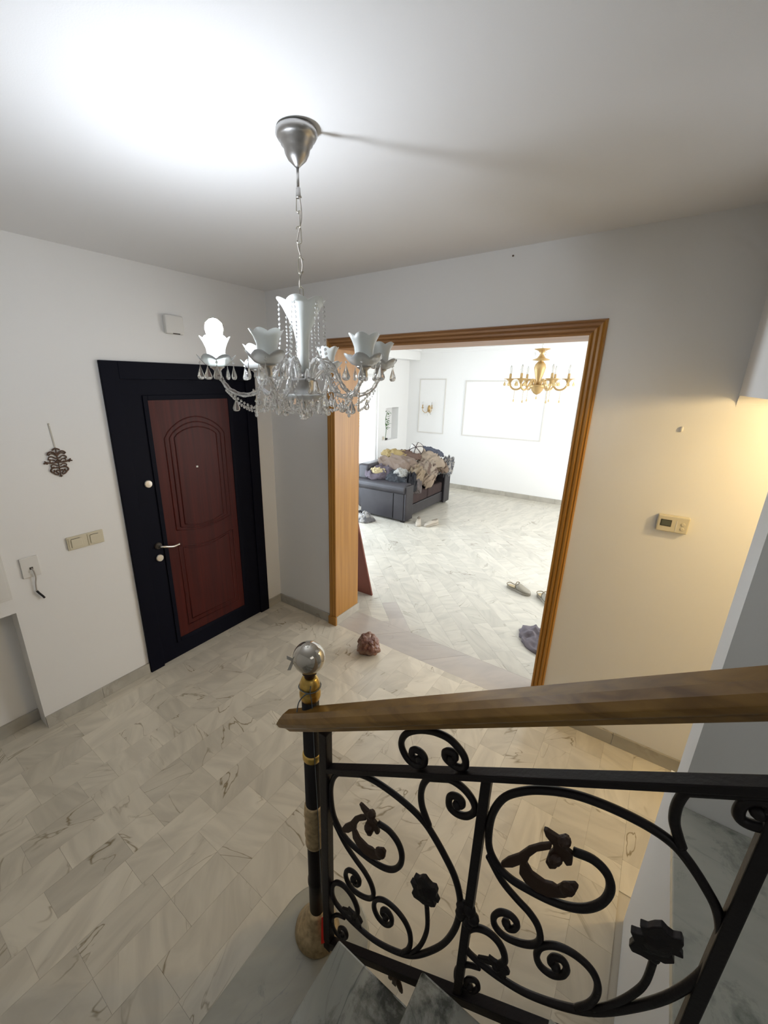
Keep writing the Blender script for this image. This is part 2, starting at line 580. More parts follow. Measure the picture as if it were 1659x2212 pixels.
def tile_floor(parent, x0, x1, y0, y1, m, seed, s0, row, lengths, diag, skip=None, dark=None, limit=300):
    """Rows of random-length marble pieces, clipped to a rectangle. The nearest ones are objects of
    their own, the remote ones are joined into one part."""
    rnd = random.Random(seed)
    g = 0.0003
    r2 = math.sqrt(0.5)
    cx, cy = (x0 + x1) / 2, (y0 + y1) / 2
    R = math.hypot(x1 - x0, y1 - y0) / 2 + 0.6
    sc, dc = ((cx + cy) * r2, (cx - cy) * r2) if diag else (cx, cy)
    pieces = []
    for k in range(int((sc - R - s0) / row) - 1, int((sc + R - s0) / row) + 2):
        s = s0 + k * row
        d = dc - R - rnd.random() * 0.4
        while d < dc + R:
            L = rnd.choice(lengths)
            q = [(s + g, d + g), (s + row - g, d + g), (s + row - g, d + L - g), (s + g, d + L - g)]
            poly = [((a + b) * r2, (a - b) * r2) if diag else (a, b) for a, b in q]
            d += L
            poly = clip_poly(poly, x0, x1, y0, y1)
            if len(poly) < 3:
                continue
            ar = abs(sum(poly[i][0] * poly[(i + 1) % len(poly)][1] - poly[(i + 1) % len(poly)][0] * poly[i][1] for i in range(len(poly)))) / 2
            if ar < 0.0006:
                continue
            mx = sum(p[0] for p in poly) / len(poly)
            my = sum(p[1] for p in poly) / len(poly)
            if skip and skip(mx, my):
                continue
            pieces.append((math.hypot(mx - 2.1, my + 2.0), poly, dark[0] if (dark and dark[1](mx, my)) else m, rnd.uniform(-0.0003, 0.0)))
    pieces.sort(key=lambda t: t[0])
    for _, poly, mm, dz in pieces[:limit]:
        bm = bmesh.new()
        add_prism(bm, [(p[0], p[1], dz) for p in poly], (0, 0, -0.0035))
        bm_obj('tile', bm, mm, parent)
    if pieces[limit:]:
        bm = bmesh.new()
        for _, poly, mm, dz in pieces[limit:]:
            add_prism(bm, [(p[0], p[1], dz) for p in poly], (0, 0, -0.0035))
        o = bm_obj('remote_tiles', bm, m, parent)
        o['kind'] = 'stuff'
    return len(pieces)


n1 = tile_floor(fh, -0.12, 3.7, -3.1, -0.0004, M_tile, 5, 2.706 - 0.145 * 30, 0.145, (0.145, 0.22, 0.29, 0.29, 0.36), False,
                skip=lambda x, y: (x > 2.9 and y < -0.95) or (x > 2.2 and y < -1.9))
n2 = tile_floor(fl, -1.69, 3.4, 0.28, 5.27, M_tile2, 11, 1.54 * 0.7071, 0.1415, (0.20, 0.283, 0.283, 0.40), True,
                skip=lambda x, y: x > 2.8 + max(0, (y - 1) * 0.35) or (x < -0.2 and y < 1.2) or (x < -1.05 and y < 1.9),
                dark=(M_grey, lambda x, y: 1.2 < x + y < 1.54 and y < 0.62 and x > 0.9))
# grey threshold slabs under the opening
th = struct(box('trim_3', (0.62, 0.0, -0.06), (2.335, 0.28, -0.004), M_joint), 'mauve grey marble threshold strip')
for a, b in ((0.62, 1.10), (1.10, 1.62), (1.62, 2.335)):
    bm = bmesh.new()
    sh = 0.13
    pl = [(a + (0.001 if a > 0.7 else 0) + (0 if a < 0.7 else -sh), 0.0), (b - 0.001 - (sh if b < 2.3 else 0), 0.0),
          (b - 0.001 + (sh if b < 2.3 else 0), 0.279), (a + 0.001 + (0 if a < 0.7 else sh), 0.279)]
    add_prism(bm, [(x, y, 0.0) for x, y in pl], (0, 0, -0.0035))
    bm_obj('slab', bm, M_grey, th)

# skirtings
def skirt(name, lo, hi, n, axis):
    p = None
    root = struct(thing(name, 'low grey marble skirting', None))
    L = hi[axis] - lo[axis]
    for i in range(n):
        a, b = list(lo), list(hi)
        a[axis] = lo[axis] + L * i / n + 0.0007
        b[axis] = lo[axis] + L * (i + 1) / n - 0.0007
        box('slab', a, b, M_skirt, root, bevel=0.001)
    return root


skirt('baseboard_left', (0.0, -1.916, 0), (0.014, -1.287, 0.078), 2, 1)
skirt('baseboard_left.001', (0.0, -0.168, 0), (0.014, -0.014, 0.078), 1, 1)
skirt('baseboard_recess', (-0.12, -3.38, 0), (-0.106, -1.916, 0.078), 4, 1)
skirt('baseboard_back', (0.0, -0.014, 0), (0.612, 0.0, 0.078), 2, 0)
skirt('baseboard_back.001', (2.345, -0.014, 0), (4.7, 0.0, 0.078), 6, 0)
skirt('baseboard_living_back', (-1.69, 5.256, 0), (3.5, 5.27, 0.085), 12, 0)
skirt('baseboard_living_left', (-1.69, 2.47, 0), (-1.676, 5.25, 0.085), 7, 1)

# white recessed frames (flat picture mouldings) on the living room end wall
for (x0, x1, z0, z1) in ((-1.435, -0.865, 1.045, 2.09), (-0.485, 0.962, 1.05, 2.06), (1.44, 2.9, 1.05, 2.06)):
    bm = bmesh.new()
    for w, d in ((0.022, 0.008), (0.011, 0.014)):
        o_ = (0.022 - w) / 2
        add_box(bm, (x0 + o_, 5.27 - d, z0 + o_), (x0 + o_ + w, 5.27, z1 - o_))
        add_box(bm, (x1 - o_ - w, 5.27 - d, z0 + o_), (x1 - o_, 5.27, z1 - o_))
        add_box(bm, (x0 + o_ + w, 5.27 - d, z1 - o_ - w), (x1 - o_ - w, 5.27, z1 - o_))
        add_box(bm, (x0 + o_ + w, 5.27 - d, z0 + o_), (x1 - o_ - w, 5.27, z0 + o_ + w))
    n = {-1.435: 'trim_4', -0.485: 'trim_5', 1.44: 'trim_6'}[x0]
    struct(bm_obj(n, bm, M_mould), 'thin rectangular plaster moulding frame on the end wall')

# ------------------------------------------------------------------ opening lining and casing
tr = struct(thing('trim_7', 'varnished oak lining and grooved casing of the living room opening', None))
for a, b in ((0.67, 0.685), (2.27, 2.285)):
    box('jamb_lining', (a, 0.0, 0.0), (b, 0.30, 2.23), M_oak, tr)
box('head_lining', (0.685, 0.0, 2.215), (2.27, 0.30, 2.23), M_oakX, tr)


def casing(side):
    bm = bmesh.new()
    # profile across the width: ridges and grooves, (offset from inner edge, depth)
    prof = [(0.0, 0.010), (0.008, 0.016), (0.014, 0.010), (0.020, 0.018), (0.030, 0.020), (0.036, 0.012), (0.042, 0.020), (0.052, 0.022), (0.058, 0.014), (0.064, 0.018), (0.070, 0.006)]
    xi, xo = 0.685, 2.27
    rows = []
    for w, d in prof + [(0.070, 0.0), (0.0, 0.0)]:
        if side == 'l':
            rows.append([(xi - w, -d, 0), (xi - w, -d, 2.215 + w)])
        elif side == 'r':
            rows.append([(xo + w, -d, 0), (xo + w, -d, 2.215 + w)])
        else:
            rows.append([(xi - w, -d, 2.215 + w), (xo + w, -d, 2.215 + w)])
    V = [[bm.verts.new(p) for p in r] for r in rows]
    n = len(V)
    for i in range(n):
        j = (i + 1) % n
        bm.faces.new((V[i][0], V[i][1], V[j][1], V[j][0]))
    bm.faces.new([v[0] for v in V])
    bm.faces.new([v[1] for v in reversed(V)])
    return bm


bm_obj('casing', casing('l'), M_oak, tr)
bm_obj('casing', casing('r'), M_oak, tr)
bm_obj('casing', casing('t'), M_oakX, tr)
box('plinth', (0.685, -0.012, 0), (0.697, 0.31, 0.075), M_skirt, tr, bevel=0.002)
box('plinth', (0.614, -0.030, 0), (0.697, -0.012, 0.075), M_oak, tr, bevel=0.002)

# ------------------------------------------------------------------ entrance door (in the plane x = 0)
dr = struct(thing('door_1', 'black steel entrance door with an arched mahogany panel', None))
bm = bmesh.new()     # surround
add_box(bm, (0.0, -1.285, 0), (0.022, -1.185, 2.10))
add_box(bm, (0.0, -0.265, 0), (0.022, -0.171, 2.10))
add_box(bm, (0.0, -1.185, 2.00), (0.022, -0.265, 2.10))
bm_obj('door_frame', bm, M_black, dr, bevel=0.003)
box('door_leaf', (0.0, -1.1845, 0.005), (0.010, -0.2655, 1.9995), M_black, dr, bevel=0.002)
bm = bmesh.new()     # raised border round the red panel
for lo, hi in (((0.010, -1.065, 0.125), (0.018, -1.034, 1.905)), ((0.010, -0.436, 0.125), (0.018, -0.405, 1.905)),
               ((0.010, -1.034, 1.874), (0.018, -0.436, 1.905)), ((0.010, -1.034, 0.125), (0.018, -0.436, 0.158))):
    add_box(bm, lo, hi)
bm_obj('panel_border', bm, M_black, dr, bevel=0.003)
pn = box('door_panel', (0.010, -1.034, 0.158), (0.0135, -0.436, 1.874), M_red, dr)


def arch_path(y0, y1, zb, zs, rise, down=False):
    pts = [(y0, zb), (y0, zs)]
    if not down:
        pts += [(y0 + (y1 - y0) * k / 14, zs + rise * math.sin(PI * k / 14) ** 0.8) for k in range(1, 14)]
    pts += [(y1, zs), (y1, zb)]
    return pts


def ridge(path, closed=False, r=0.006):
    bm = bmesh.new()
    P = [Vector((0.0135, a, b)) for a, b in path]
    if closed:
        P.append(P[0])
    add_tube(bm, P, r, 6)
    return bm


for w in (0.0, 0.035, 0.07):
    p = [(-0.957 + w, 0.99 + w * .4)] + [(-0.957 + w, 1.63)] + [(-0.957 + w + (0.467 - 2 * w) * k / 16, 1.63 + (0.13 - w) * math.sin(PI * k / 16) ** 0.7) for k in range(1, 16)] + [(-0.49 - w, 1.63), (-0.49 - w, 0.99 + w * .4)] + [(-0.49 - w - (0.467 - 2 * w) * k / 16, 0.99 + w * .4 - 0.035 * math.sin(PI * k / 16)) for k in range(1, 16)]
    bm_obj('panel_moulding', ridge(p, True, 0.0042), M_red, pn, smooth=True)
for w in (0.0, 0.035):
    p = [(-0.957 + w, 0.23 + w)] + [(-0.957 + w, 0.87 - w * .6)] + [(-0.957 + w + (0.467 - 2 * w) * k / 16, 0.87 - w * .6 - 0.04 * math.sin(PI * k / 16)) for k in range(1, 16)] + [(-0.49 - w, 0.87 - w * .6), (-0.49 - w, 0.23 + w)]
    bm_obj('panel_moulding', ridge(p, True, 0.0042), M_red, pn, smooth=True)


def disc_x(name, y, z, r, d, m, parent):
    bm = bmesh.new()
    add_lathe(bm, [(r, 0), (r, d * 0.6), (r * 0.85, d), (r * 0.25, d * 1.05)], 20)
    o = bm_obj(name, bm, m, parent, smooth=False)
    o.matrix_local = Matrix.Translation((0.010, y, z)) @ Matrix.Rotation(PI / 2, 4, 'Y')
    return o


disc_x('lock', -1.107, 1.352, 0.026, 0.012, M_chrome, dr)
disc_x('lock', -1.103, 0.829, 0.026, 0.012, M_chrome, dr)
hd = disc_x('handle_rose', -1.101, 0.918, 0.024, 0.012, M_slot, dr)
o = tube('door_handle', catmull([(0.012, -1.101, 0.918), (0.045, -1.099, 0.918), (0.056, -1.08, 0.915), (0.056, -1.02, 0.898), (0.056, -0.97, 0.902)], 5), 0.008, M_chrome, dr)
box('peephole', (0.0135, -0.752, 1.407), (0.019, -0.737, 1.419), M_white, dr, bevel=0.001)

# ------------------------------------------------------------------ stairs
XS = [1.873, 2.147, 2.413, 2.680]
for i, x in enumerate(XS):
    z = 0.2 * (i + 1)
    nm = struct(thing('stair_step' if i < 3 else 'stair_landing', None, None))
    nm['label'] = ['rounded first step of pale grey marble under the newel post', 'second step of dark veined marble', 'third step of dark veined marble', 'marble landing at the top of the short flight'][i]
    if i == 0:
        cx, cy, rr = 2.035, -1.745, 0.160
        def outline(e, ri):
            pts = [(XS[0] - e, -3.38), (cx - rr - e, cy)]
            pts += [(cx - (rr + e) * math.cos(t), cy + (rr + e) * math.sin(t)) for t in [PI * k / 16 for k in range(1, 16)]]
            pts += [(cx + rr + e, cy), (cx + rr + e, -1.795), (2.30, -1.795), (2.30, -3.38)]
            return pts
        bm = bmesh.new()
        add_prism(bm, [(a, b, 0.0) for a, b in outline(-0.02, 0)], (0, 0, 0.17))
        bm_obj('riser', bm, M_stepA, nm)
        bm = bmesh.new()
        add_prism(bm, [(a, b, 0.17) for a, b in outline(0.0, 0)], (0, 0, 0.03))
        bm_obj('tread', bm, M_stepA, nm, bevel=0.006)
    elif i < 3:
        x1 = XS[i + 1] + 0.06
        box('riser', (x + 0.02, -3.38, z - 0.2), (x1, -1.81, z - 0.03), M_stepA, nm)
        box('tread', (x, -3.38, z - 0.03), (x1, -1.795, z), M_stepB, nm, bevel=0.006)
    else:
        box('riser', (x + 0.02, -3.38, 0.6), (2.88, -1.81, 0.77), M_stepA, nm)
        box('plaster_side', (2.876, -3.38, 0.0), (4.74, -0.935, 0.768), M_side, nm)
        bm = bmesh.new()
        add_prism(bm, [(x, -3.38, 0.77), (4.74, -3.38, 0.77), (4.74, -1.101, 0.77), (2.874, -1.101, 0.77), (2.874, -1.795, 0.77), (x, -1.795, 0.77)], (0, 0, 0.03))
        bm_obj('tread', bm, M_land, nm, bevel=0.003)

# ------------------------------------------------------------------ wrought iron stair railing
YR = -1.765
CUR = {
 'big': [(2.253, 0.933), (2.285, 0.934), (2.311, 0.916), (2.323, 0.885), (2.320, 0.848), (2.303, 0.815), (2.277, 0.794), (2.240, 0.783), (2.198, 0.781), (2.161, 0.785), (2.130, 0.804), (2.107, 0.840), (2.098, 0.893), (2.099, 0.945), (2.115, 0.994), (2.149, 1.029), (2.187, 1.050), (2.227, 1.062), (2.268, 1.064), (2.310, 1.060), (2.348, 1.051), (2.377, 1.037), (2.400, 1.016), (2.429, 0.981), (2.456, 0.940), (2.472, 0.892), (2.476, 0.841), (2.470, 0.776), (2.449, 0.698), (2.413, 0.621), (2.374, 0.557), (2.336, 0.519), (2.288, 0.488), (2.241, 0.469), (2.190, 0.464), (2.146, 0.468), (2.112, 0.479), (2.098, 0.503), (2.099, 0.542), (2.115, 0.574), (2.142, 0.587), (2.169, 0.578), (2.187, 0.554), (2.193, 0.526), (2.180, 0.495)],
 'topright': [(2.386, 1.038), (2.375, 1.060), (2.365, 1.085), (2.361, 1.118), (2.366, 1.151), (2.380, 1.178), (2.399, 1.193), (2.425, 1.203), (2.450, 1.201), (2.469, 1.189), (2.479, 1.173), (2.479, 1.155), (2.466, 1.134), (2.447, 1.124), (2.430, 1.128), (2.425, 1.145), (2.429, 1.162), (2.443, 1.169), (2.453, 1.163), (2.452, 1.152), (2.444, 1.148)],
 'midleft': [(2.109, 0.816), (2.146, 0.767), (2.183, 0.738), (2.213, 0.719), (2.235, 0.694), (2.245, 0.662), (2.237, 0.635), (2.213, 0.615), (2.181, 0.606), (2.157, 0.619), (2.149, 0.645), (2.159, 0.671), (2.180, 0.680), (2.196, 0.668), (2.195, 0.648), (2.182, 0.638), (2.176, 0.650)],
 'lowmid': [(2.342, 0.527), (2.358, 0.563), (2.363, 0.600), (2.357, 0.636), (2.339, 0.662), (2.309, 0.675), (2.277, 0.670), (2.253, 0.645), (2.248, 0.610), (2.261, 0.584), (2.284, 0.580), (2.302, 0.600), (2.304, 0.625), (2.292, 0.640), (2.277, 0.632), (2.275, 0.614), (2.286, 0.609)],
 'stem': [(2.367, 0.554), (2.389, 0.613), (2.401, 0.670), (2.404, 0.719), (2.397, 0.789)],
 'small': [(2.146, 0.450), (2.116, 0.429), (2.098, 0.396), (2.097, 0.362), (2.105, 0.342), (2.122, 0.336), (2.144, 0.349), (2.154, 0.376), (2.145, 0.394), (2.127, 0.380), (2.125, 0.357), (2.136, 0.358)],
 'crown': [(2.353, 1.209), (2.344, 1.203), (2.333, 1.207), (2.333, 1.221), (2.343, 1.229), (2.356, 1.228), (2.364, 1.217), (2.361, 1.200), (2.348, 1.189), (2.332, 1.187), (2.318, 1.195), (2.307, 1.213), (2.306, 1.234), (2.317, 1.258), (2.342, 1.282), (2.371, 1.298), (2.396, 1.304), (2.415, 1.303), (2.434, 1.293), (2.447, 1.279), (2.451, 1.262), (2.443, 1.248), (2.427, 1.245), (2.411, 1.250), (2.406, 1.262), (2.413, 1.272), (2.425, 1.275), (2.429, 1.265), (2.423, 1.256)],
}
POL = {
 'leafA': [(2.195, 0.958), (2.202, 0.959), (2.223, 0.953), (2.232, 0.963), (2.240, 0.961), (2.238, 0.947), (2.240, 0.935), (2.253, 0.929), (2.257, 0.902), (2.249, 0.895), (2.242, 0.903), (2.234, 0.875), (2.224, 0.868), (2.214, 0.880), (2.215, 0.905), (2.220, 0.920), (2.218, 0.930), (2.202, 0.944)],
 'leafB': [(2.216, 0.933), (2.196, 0.916), (2.178, 0.894), (2.164, 0.864), (2.146, 0.840), (2.136, 0.818), (2.142, 0.808), (2.161, 0.822), (2.172, 0.838), (2.175, 0.815), (2.190, 0.799), (2.212, 0.790), (2.237, 0.792), (2.263, 0.812), (2.276, 0.833), (2.278, 0.855), (2.270, 0.861), (2.252, 0.847), (2.244, 0.830), (2.236, 0.832), (2.222, 0.827), (2.197, 0.834), (2.184, 0.851), (2.186, 0.872), (2.196, 0.895), (2.217, 0.916)],
 'bud': [(2.360, 0.853), (2.371, 0.855), (2.378, 0.866), (2.387, 0.874), (2.397, 0.866), (2.405, 0.863), (2.415, 0.869), (2.421, 0.857), (2.420, 0.840), (2.428, 0.828), (2.419, 0.826), (2.412, 0.825), (2.421, 0.807), (2.410, 0.795), (2.401, 0.795), (2.391, 0.784), (2.379, 0.785), (2.365, 0.783), (2.358, 0.793), (2.362, 0.811), (2.352, 0.828), (2.361, 0.830), (2.370, 0.834)],
 'leafC': [(2.135, 0.486), (2.150, 0.497), (2.162, 0.505), (2.158, 0.513), (2.172, 0.511), (2.186, 0.512), (2.193, 0.530), (2.197, 0.516), (2.205, 0.510), (2.211, 0.500), (2.204, 0.489), (2.206, 0.474), (2.194, 0.468), (2.184, 0.476), (2.180, 0.496), (2.160, 0.486), (2.141, 0.478)],
}
rl = thing('stair_railing', 'black wrought iron stair railing with scrolls, rose buds and an oak handrail', 'railing', (2.08, YR, 0.2))


def rloc(o):           # parts are modelled in world space under an Empty at the railing's foot
    o.matrix_parent_inverse = rl.matrix_world.inverted()
    o.matrix_parent_inverse = Matrix.Translation((-2.08, -YR, -0.2))
    return o


def bar(bm, p, q, w, h):
    p, q = Vector(p), Vector(q)
    d = (q - p).normalized()
    s = Vector((0, 1, 0)) * (w / 2)
    u = d.cross(Vector((0, 1, 0))).normalized() * (h / 2)
    a = [bm.verts.new(p + x) for x in (s + u, s - u, -s - u, -s + u)]
    b = [bm.verts.new(q + x) for x in (s + u, s - u, -s - u, -s + u)]
    bm.faces.new(a)
    bm.faces.new(list(reversed(b)))
    for i in range(4):
        bm.faces.new((a[i], b[i], b[(i + 1) % 4], a[(i + 1) % 4]))


def topz(x):
    return 0.999 + (x - 2.088) * 0.659


bm = bmesh.new(); bar(bm, (2.09, YR, topz(2.09)), (3.05, YR, topz(3.05)), 0.026, 0.014)
rloc(bm_obj('top_rail', bm, M_iron, rl, bevel=0.002))
bm = bmesh.new(); bar(bm, (2.085, YR, 0.258), (2.86, YR, 0.258 + 0.775 * 0.728), 0.026, 0.026)
rloc(bm_obj('bottom_rail', bm, M_iron, rl, bevel=0.002))
for x, z0, z1, w in ((2.081, 0.235, 1.12, 0.026), (2.856, 0.80, 1.64, 0.020)):
    rloc(box('post', (x - w / 2, YR - w / 2, z0), (x + w / 2, YR + w / 2, z1), M_iron, rl, bevel=0.002))
rloc(box('baluster', (2.486, YR - 0.009, 0.555), (2.505, YR + 0.009, 1.265), M_iron, rl, bevel=0.002))
bm = bmesh.new()       # cast clamp with petals on the middle bar
for k in range(5):
    a = k * 2 * PI / 5
    c = (2.493 + 0.014 * math.cos(a), YR - 0.004, 0.862 + 0.020 * math.sin(a))
    bmesh.ops.create_icosphere(bm, subdivisions=2, radius=0.018, matrix=Matrix.Translation(c) @ Matrix.Diagonal((0.8, 0.7, 1.0, 1)))
rloc(bm_obj('clamp', bm, M_iron, rl, smooth=True))


def panel2(x, z, key=None):
    if key in ('bud', 'stem'):
        k = min(1, max(0, (z - 0.56) / 0.2))
        x, z = x + 0.017 * k, z - 0.010 * k
    return (2.5007 + 0.9113 * (x - 2.09) + 0.0468 * (z - 0.8), 1.0458 + 0.1811 * (x - 2.09) + 0.971 * (z - 0.8))


def scroll_mesh(key, r, second=False):
    bm = bmesh.new()
    P = catmull([(x, YR, z) for x, z in ([panel2(*q, key) for q in CUR[key]] if second else CUR[key])], 5)
    for p in P:
        lim = topz(p.x)
        p.z = max(p.z, lim + 0.007 + r) if key == 'crown' else min(p.z, lim - 0.0085 - r)
    add_tube(bm, P, r, 8)
    # forged knob on every coiled end
    bmesh.ops.create_icosphere(bm, subdivisions=2, radius=r * 1.4, matrix=Matrix.Translation(P[-1]))
    if key == 'crown':
        bmesh.ops.create_icosphere(bm, subdivisions=2, radius=r * 1.4, matrix=Matrix.Translation(P[0]))
    return bm


def leaf_mesh(key, th, second=False):
    bm = bmesh.new()
    if second:
        b2 = leaf_mesh(key, th)
        for v_ in b2.verts:
            v_.co.x, v_.co.z = panel2(v_.co.x, v_.co.z, key)
        bm.free()
        return b2
    add_prism(bm, [(x, YR - th / 2, z) for x, z in POL[key]], (0, th, 0))
    if key == 'bud':
        for (cx_, cz_, rr_) in ((2.392, 0.828, 0.026), (2.400, 0.842, 0.018), (2.384, 0.812, 0.018)):
            bmesh.ops.create_icosphere(bm, subdivisions=2, radius=rr_, matrix=Matrix.Translation((cx_, YR, cz_)) @ Matrix.Diagonal((1, 0.5, 1.1, 1)))
    if key == 'leafA':
        bmesh.ops.create_icosphere(bm, subdivisions=2, radius=0.012, matrix=Matrix.Translation((2.234, YR - 0.004, 0.952)))
        bmesh.ops.create_icosphere(bm, subdivisions=2, radius=0.014, matrix=Matrix.Translation((2.228, YR - 0.003, 0.900)))
    if key == 'leafB':
        bmesh.ops.create_icosphere(bm, subdivisions=2, radius=0.015, matrix=Matrix.Translation((2.262, YR - 0.002, 0.838)) @ Matrix.Diagonal((1, 0.6, 1.2, 1)))
    return bm


first = []
for key, r in (('big', 0.0075), ('topright', 0.0075), ('midleft', 0.0068), ('lowmid', 0.0068), ('stem', 0.006), ('small', 0.006), ('crown', 0.0075)):
    first.append(rloc(bm_obj('scroll', scroll_mesh(key, r), M_iron, rl, smooth=True)))
for key, th in (('leafA', 0.010), ('leafB', 0.008), ('bud', 0.014), ('leafC', 0.009)):
    first.append(rloc(bm_obj('rose_bud' if key == 'bud' else 'leaf', leaf_mesh(key, th), M_iron if key in ('bud', 'leafC') else M_ironbr, rl, bevel=0.002)))
for key, r in (('big', 0.0075), ('topright', 0.0075), ('midleft', 0.0068), ('lowmid', 0.0068), ('stem', 0.006), ('small', 0.006)):
    rloc(bm_obj('scroll', scroll_mesh(key, r, True), M_iron, rl, smooth=True))
for key, th in (('leafA', 0.010), ('leafB', 0.008), ('bud', 0.014), ('leafC', 0.009)):
    rloc(bm_obj('rose_bud' if key == 'bud' else 'leaf', leaf_mesh(key, th, True), M_iron if key in ('bud', 'leafC') else M_ironbr, rl, bevel=0.002))
# rosette bracket under the bottom rail, bolted to the step's side
bm = bmesh.new()
for a, l in ((-2.0, 0.045), (-1.2, 0.055), (-1.57, 0.04)):
    c = Vector((2.325, YR + 0.003, 0.405)) + Vector((math.cos(a), 0, math.sin(a))) * l * 0.55
    bmesh.ops.create_icosphere(bm, subdivisions=2, radius=0.5, matrix=Matrix.Translation(c) @ Matrix.Rotation(-a, 4, 'Y') @ Matrix.Diagonal((l * 1.2, 0.014, 0.018, 1)))
bar(bm, (2.325, YR, 0.43), (2.325, YR, 0.37), 0.012, 0.012)
rloc(bm_obj('bracket', bm, M_ironbr, rl, smooth=True))

# oak handrail: moulded section, returned nose at the low end
hp = [(-0.020, -0.026), (0.020, -0.026), (0.024, -0.014), (0.034, -0.006), (0.037, 0.006), (0.030, 0.018), (0.016, 0.026), (-0.016, 0.026), (-0.030, 0.018), (-0.037, 0.006), (-0.034, -0.006), (-0.024, -0.014)]
bm = bmesh.new()
dirv = Vector((1, 0, 0.635)).normalized()
upv = Vector((-0.635, 0, 1)).normalized()
rings = []


def setback(h):       # how far each height of the section stops short of the nose
    if h > 0.01:
        return 0.004 + (h - 0.01) * 2.0
    if h > -0.008:
        return 0.0 + abs(h - 0.004) * 0.5
    return 0.018 + (-0.008 - h) * 0.9


P0 = Vector((1.915, YR, 1.058))
for t in (0.0, 0.16, 1.35):
    ring = []
    for y, h in hp:
        x = t + (setback(h) + 0.25 * abs(y) * 1.0 if t == 0 else 0)
        yy = y * (0.74 if t == 0 else 1)
        ring.append(bm.verts.new(P0 + dirv * x + upv * h + Vector((0, yy, 0))))
    rings.append(ring)
for i in range(2):
    for k in range(len(hp)):
        bm.faces.new((rings[i][k], rings[i][(k + 1) % len(hp)], rings[i + 1][(k + 1) % len(hp)], rings[i + 1][k]))
cc = bm.verts.new(P0 + dirv * -0.001)
for k in range(len(hp)):
    bm.faces.new((cc, rings[0][(k + 1) % len(hp)], rings[0][k]))
bm.faces.new(rings[2])
rloc(bm_obj('handrail', bm, M_rail, rl, bevel=0.002))
rl['label'] = 'black wrought iron stair railing with scrolls, rose buds and an oak handrail'

# newel post beside the railing on the first step
nw = thing('newel_post', 'round black newel post with brass rings and a glass ball on top', 'post', (2.012, -1.745, 0.2))
T = 0.0
lathe('base', [(0.074, 0.0), (0.076, 0.010), (0.070, 0.020), (0.073, 0.030), (0.064, 0.042), (0.056, 0.052), (0.050, 0.068), (0.038, 0.085), (0.032, 0.105), (0.029, 0.118)], M_antq, nw, 32)['label'] = 'bell shaped antique gold foot'
lathe('shaft', [(0.0235, 0.10), (0.0235, 0.235), (0.026, 0.25), (0.026, 0.268), (0.0235, 0.28), (0.0235, 0.975)], M_iron, nw, 24)
lathe('collar', [(0.0275, 0.425), (0.029, 0.435), (0.027, 0.455), (0.030, 0.47), (0.027, 0.49), (0.030, 0.51), (0.0275, 0.53), (0.030, 0.55), (0.0275, 0.585), (0.024, 0.592)], M_antq, nw, 24)['label'] = 'turned antique gold sleeve halfway up'
lathe('collar', [(0.0245, 0.765), (0.027, 0.770), (0.027, 0.785), (0.0245, 0.79)], M_brass, nw, 24)['label'] = 'thin brass ring'
lathe('collar', [(0.025, 0.975), (0.0285, 0.985), (0.0285, 0.998), (0.025, 1.004), (0.0275, 1.010), (0.0275, 1.024), (0.021, 1.040), (0.017, 1.045)], M_brass, nw, 24)['label'] = 'brass cap under the glass ball'
lathe('neck', [(0.015, 1.040), (0.014, 1.050), (0.020, 1.058), (0.018, 1.066)], M_ironbr, nw, 20)
bm = bmesh.new()
bmesh.ops.create_uvsphere(bm, u_segments=40, v_segments=24, radius=0.0425, matrix=Matrix.Translation((0, 0, 1.104)))
bm_obj('glass_ball', bm, M_ball, nw, smooth=True)['label'] = 'glossy smoky glass ball finial'
# leftover wrap and wires tied round the newel
wr = thing('tie_wire', 'thin blue grey wire knotted round the newel neck and hanging down', 'wire', (2.012, -1.745, 1.235))
bm = bmesh.new()
v = Vector((2.644 - 2.012, -2.405 + 1.745, 0)).normalized()
s = Vector((-v.y, v.x, 0))
add_tube(bm, catmull([v * 0.026 + s * 0.002 + Vector((0, 0, 0.0)), v * 0.031 + Vector((0, 0, -0.02)), v * 0.030 + s * 0.004 + Vector((0, 0, -0.06)), v * 0.029 + s * 0.006 + Vector((0, 0, -0.20)), v * 0.0265 + s * 0.012 + Vector((0, 0, -0.48)), v * 0.0265 + s * 0.016 + Vector((0, 0, -0.80))], 5), 0.0012, 5)
add_tube(bm, catmull([v * 0.031 + Vector((0, 0, -0.018)), v * 0.032 - s * 0.015 + Vector((0, 0, -0.022)), v * 0.03 - s * 0.030 + Vector((0, 0, -0.045)), v * 0.03 - s * 0.036 + Vector((0, 0, -0.075))], 5), 0.0017, 5)
bm_obj('strand', bm, M_wire, wr, smooth=True)
bm = bmesh.new()
add_tube(bm, [Vector((0.0295 * math.cos(a), 0.0295 * math.sin(a), -0.019 + 0.001 * math.sin(3 * a))) for a in [2 * PI * k / 24 for k in range(25)]], 0.0014, 5)
bm_obj('loop', bm, M_wire, wr, smooth=True)
bm = bmesh.new()
for dz, sx in ((0.010, -0.016), (-0.030, -0.012)):
    a = Vector((0, 0, 1.30)) - s * 0.041
    b = a - s * abs(sx) + Vector((0, 0, dz))
    w = Vector((0, 0, 0.005)) if dz > 0 else s * 0.004
    q = [a + w, b + w * 1.1, b - w * 1.1, a - w]
    add_prism(bm, [p + Vector((2.012, -1.745, 0)) for p in q], v * 0.001)
tag(bm_obj('torn_film', bm, M_film), 'torn bit of clear wrap sticking out beside the newel ball', 'film')
bm = bmesh.new()
ce = Vector((2.012, -1.745, 0.30)) + v * 0.045 + s * 0.012
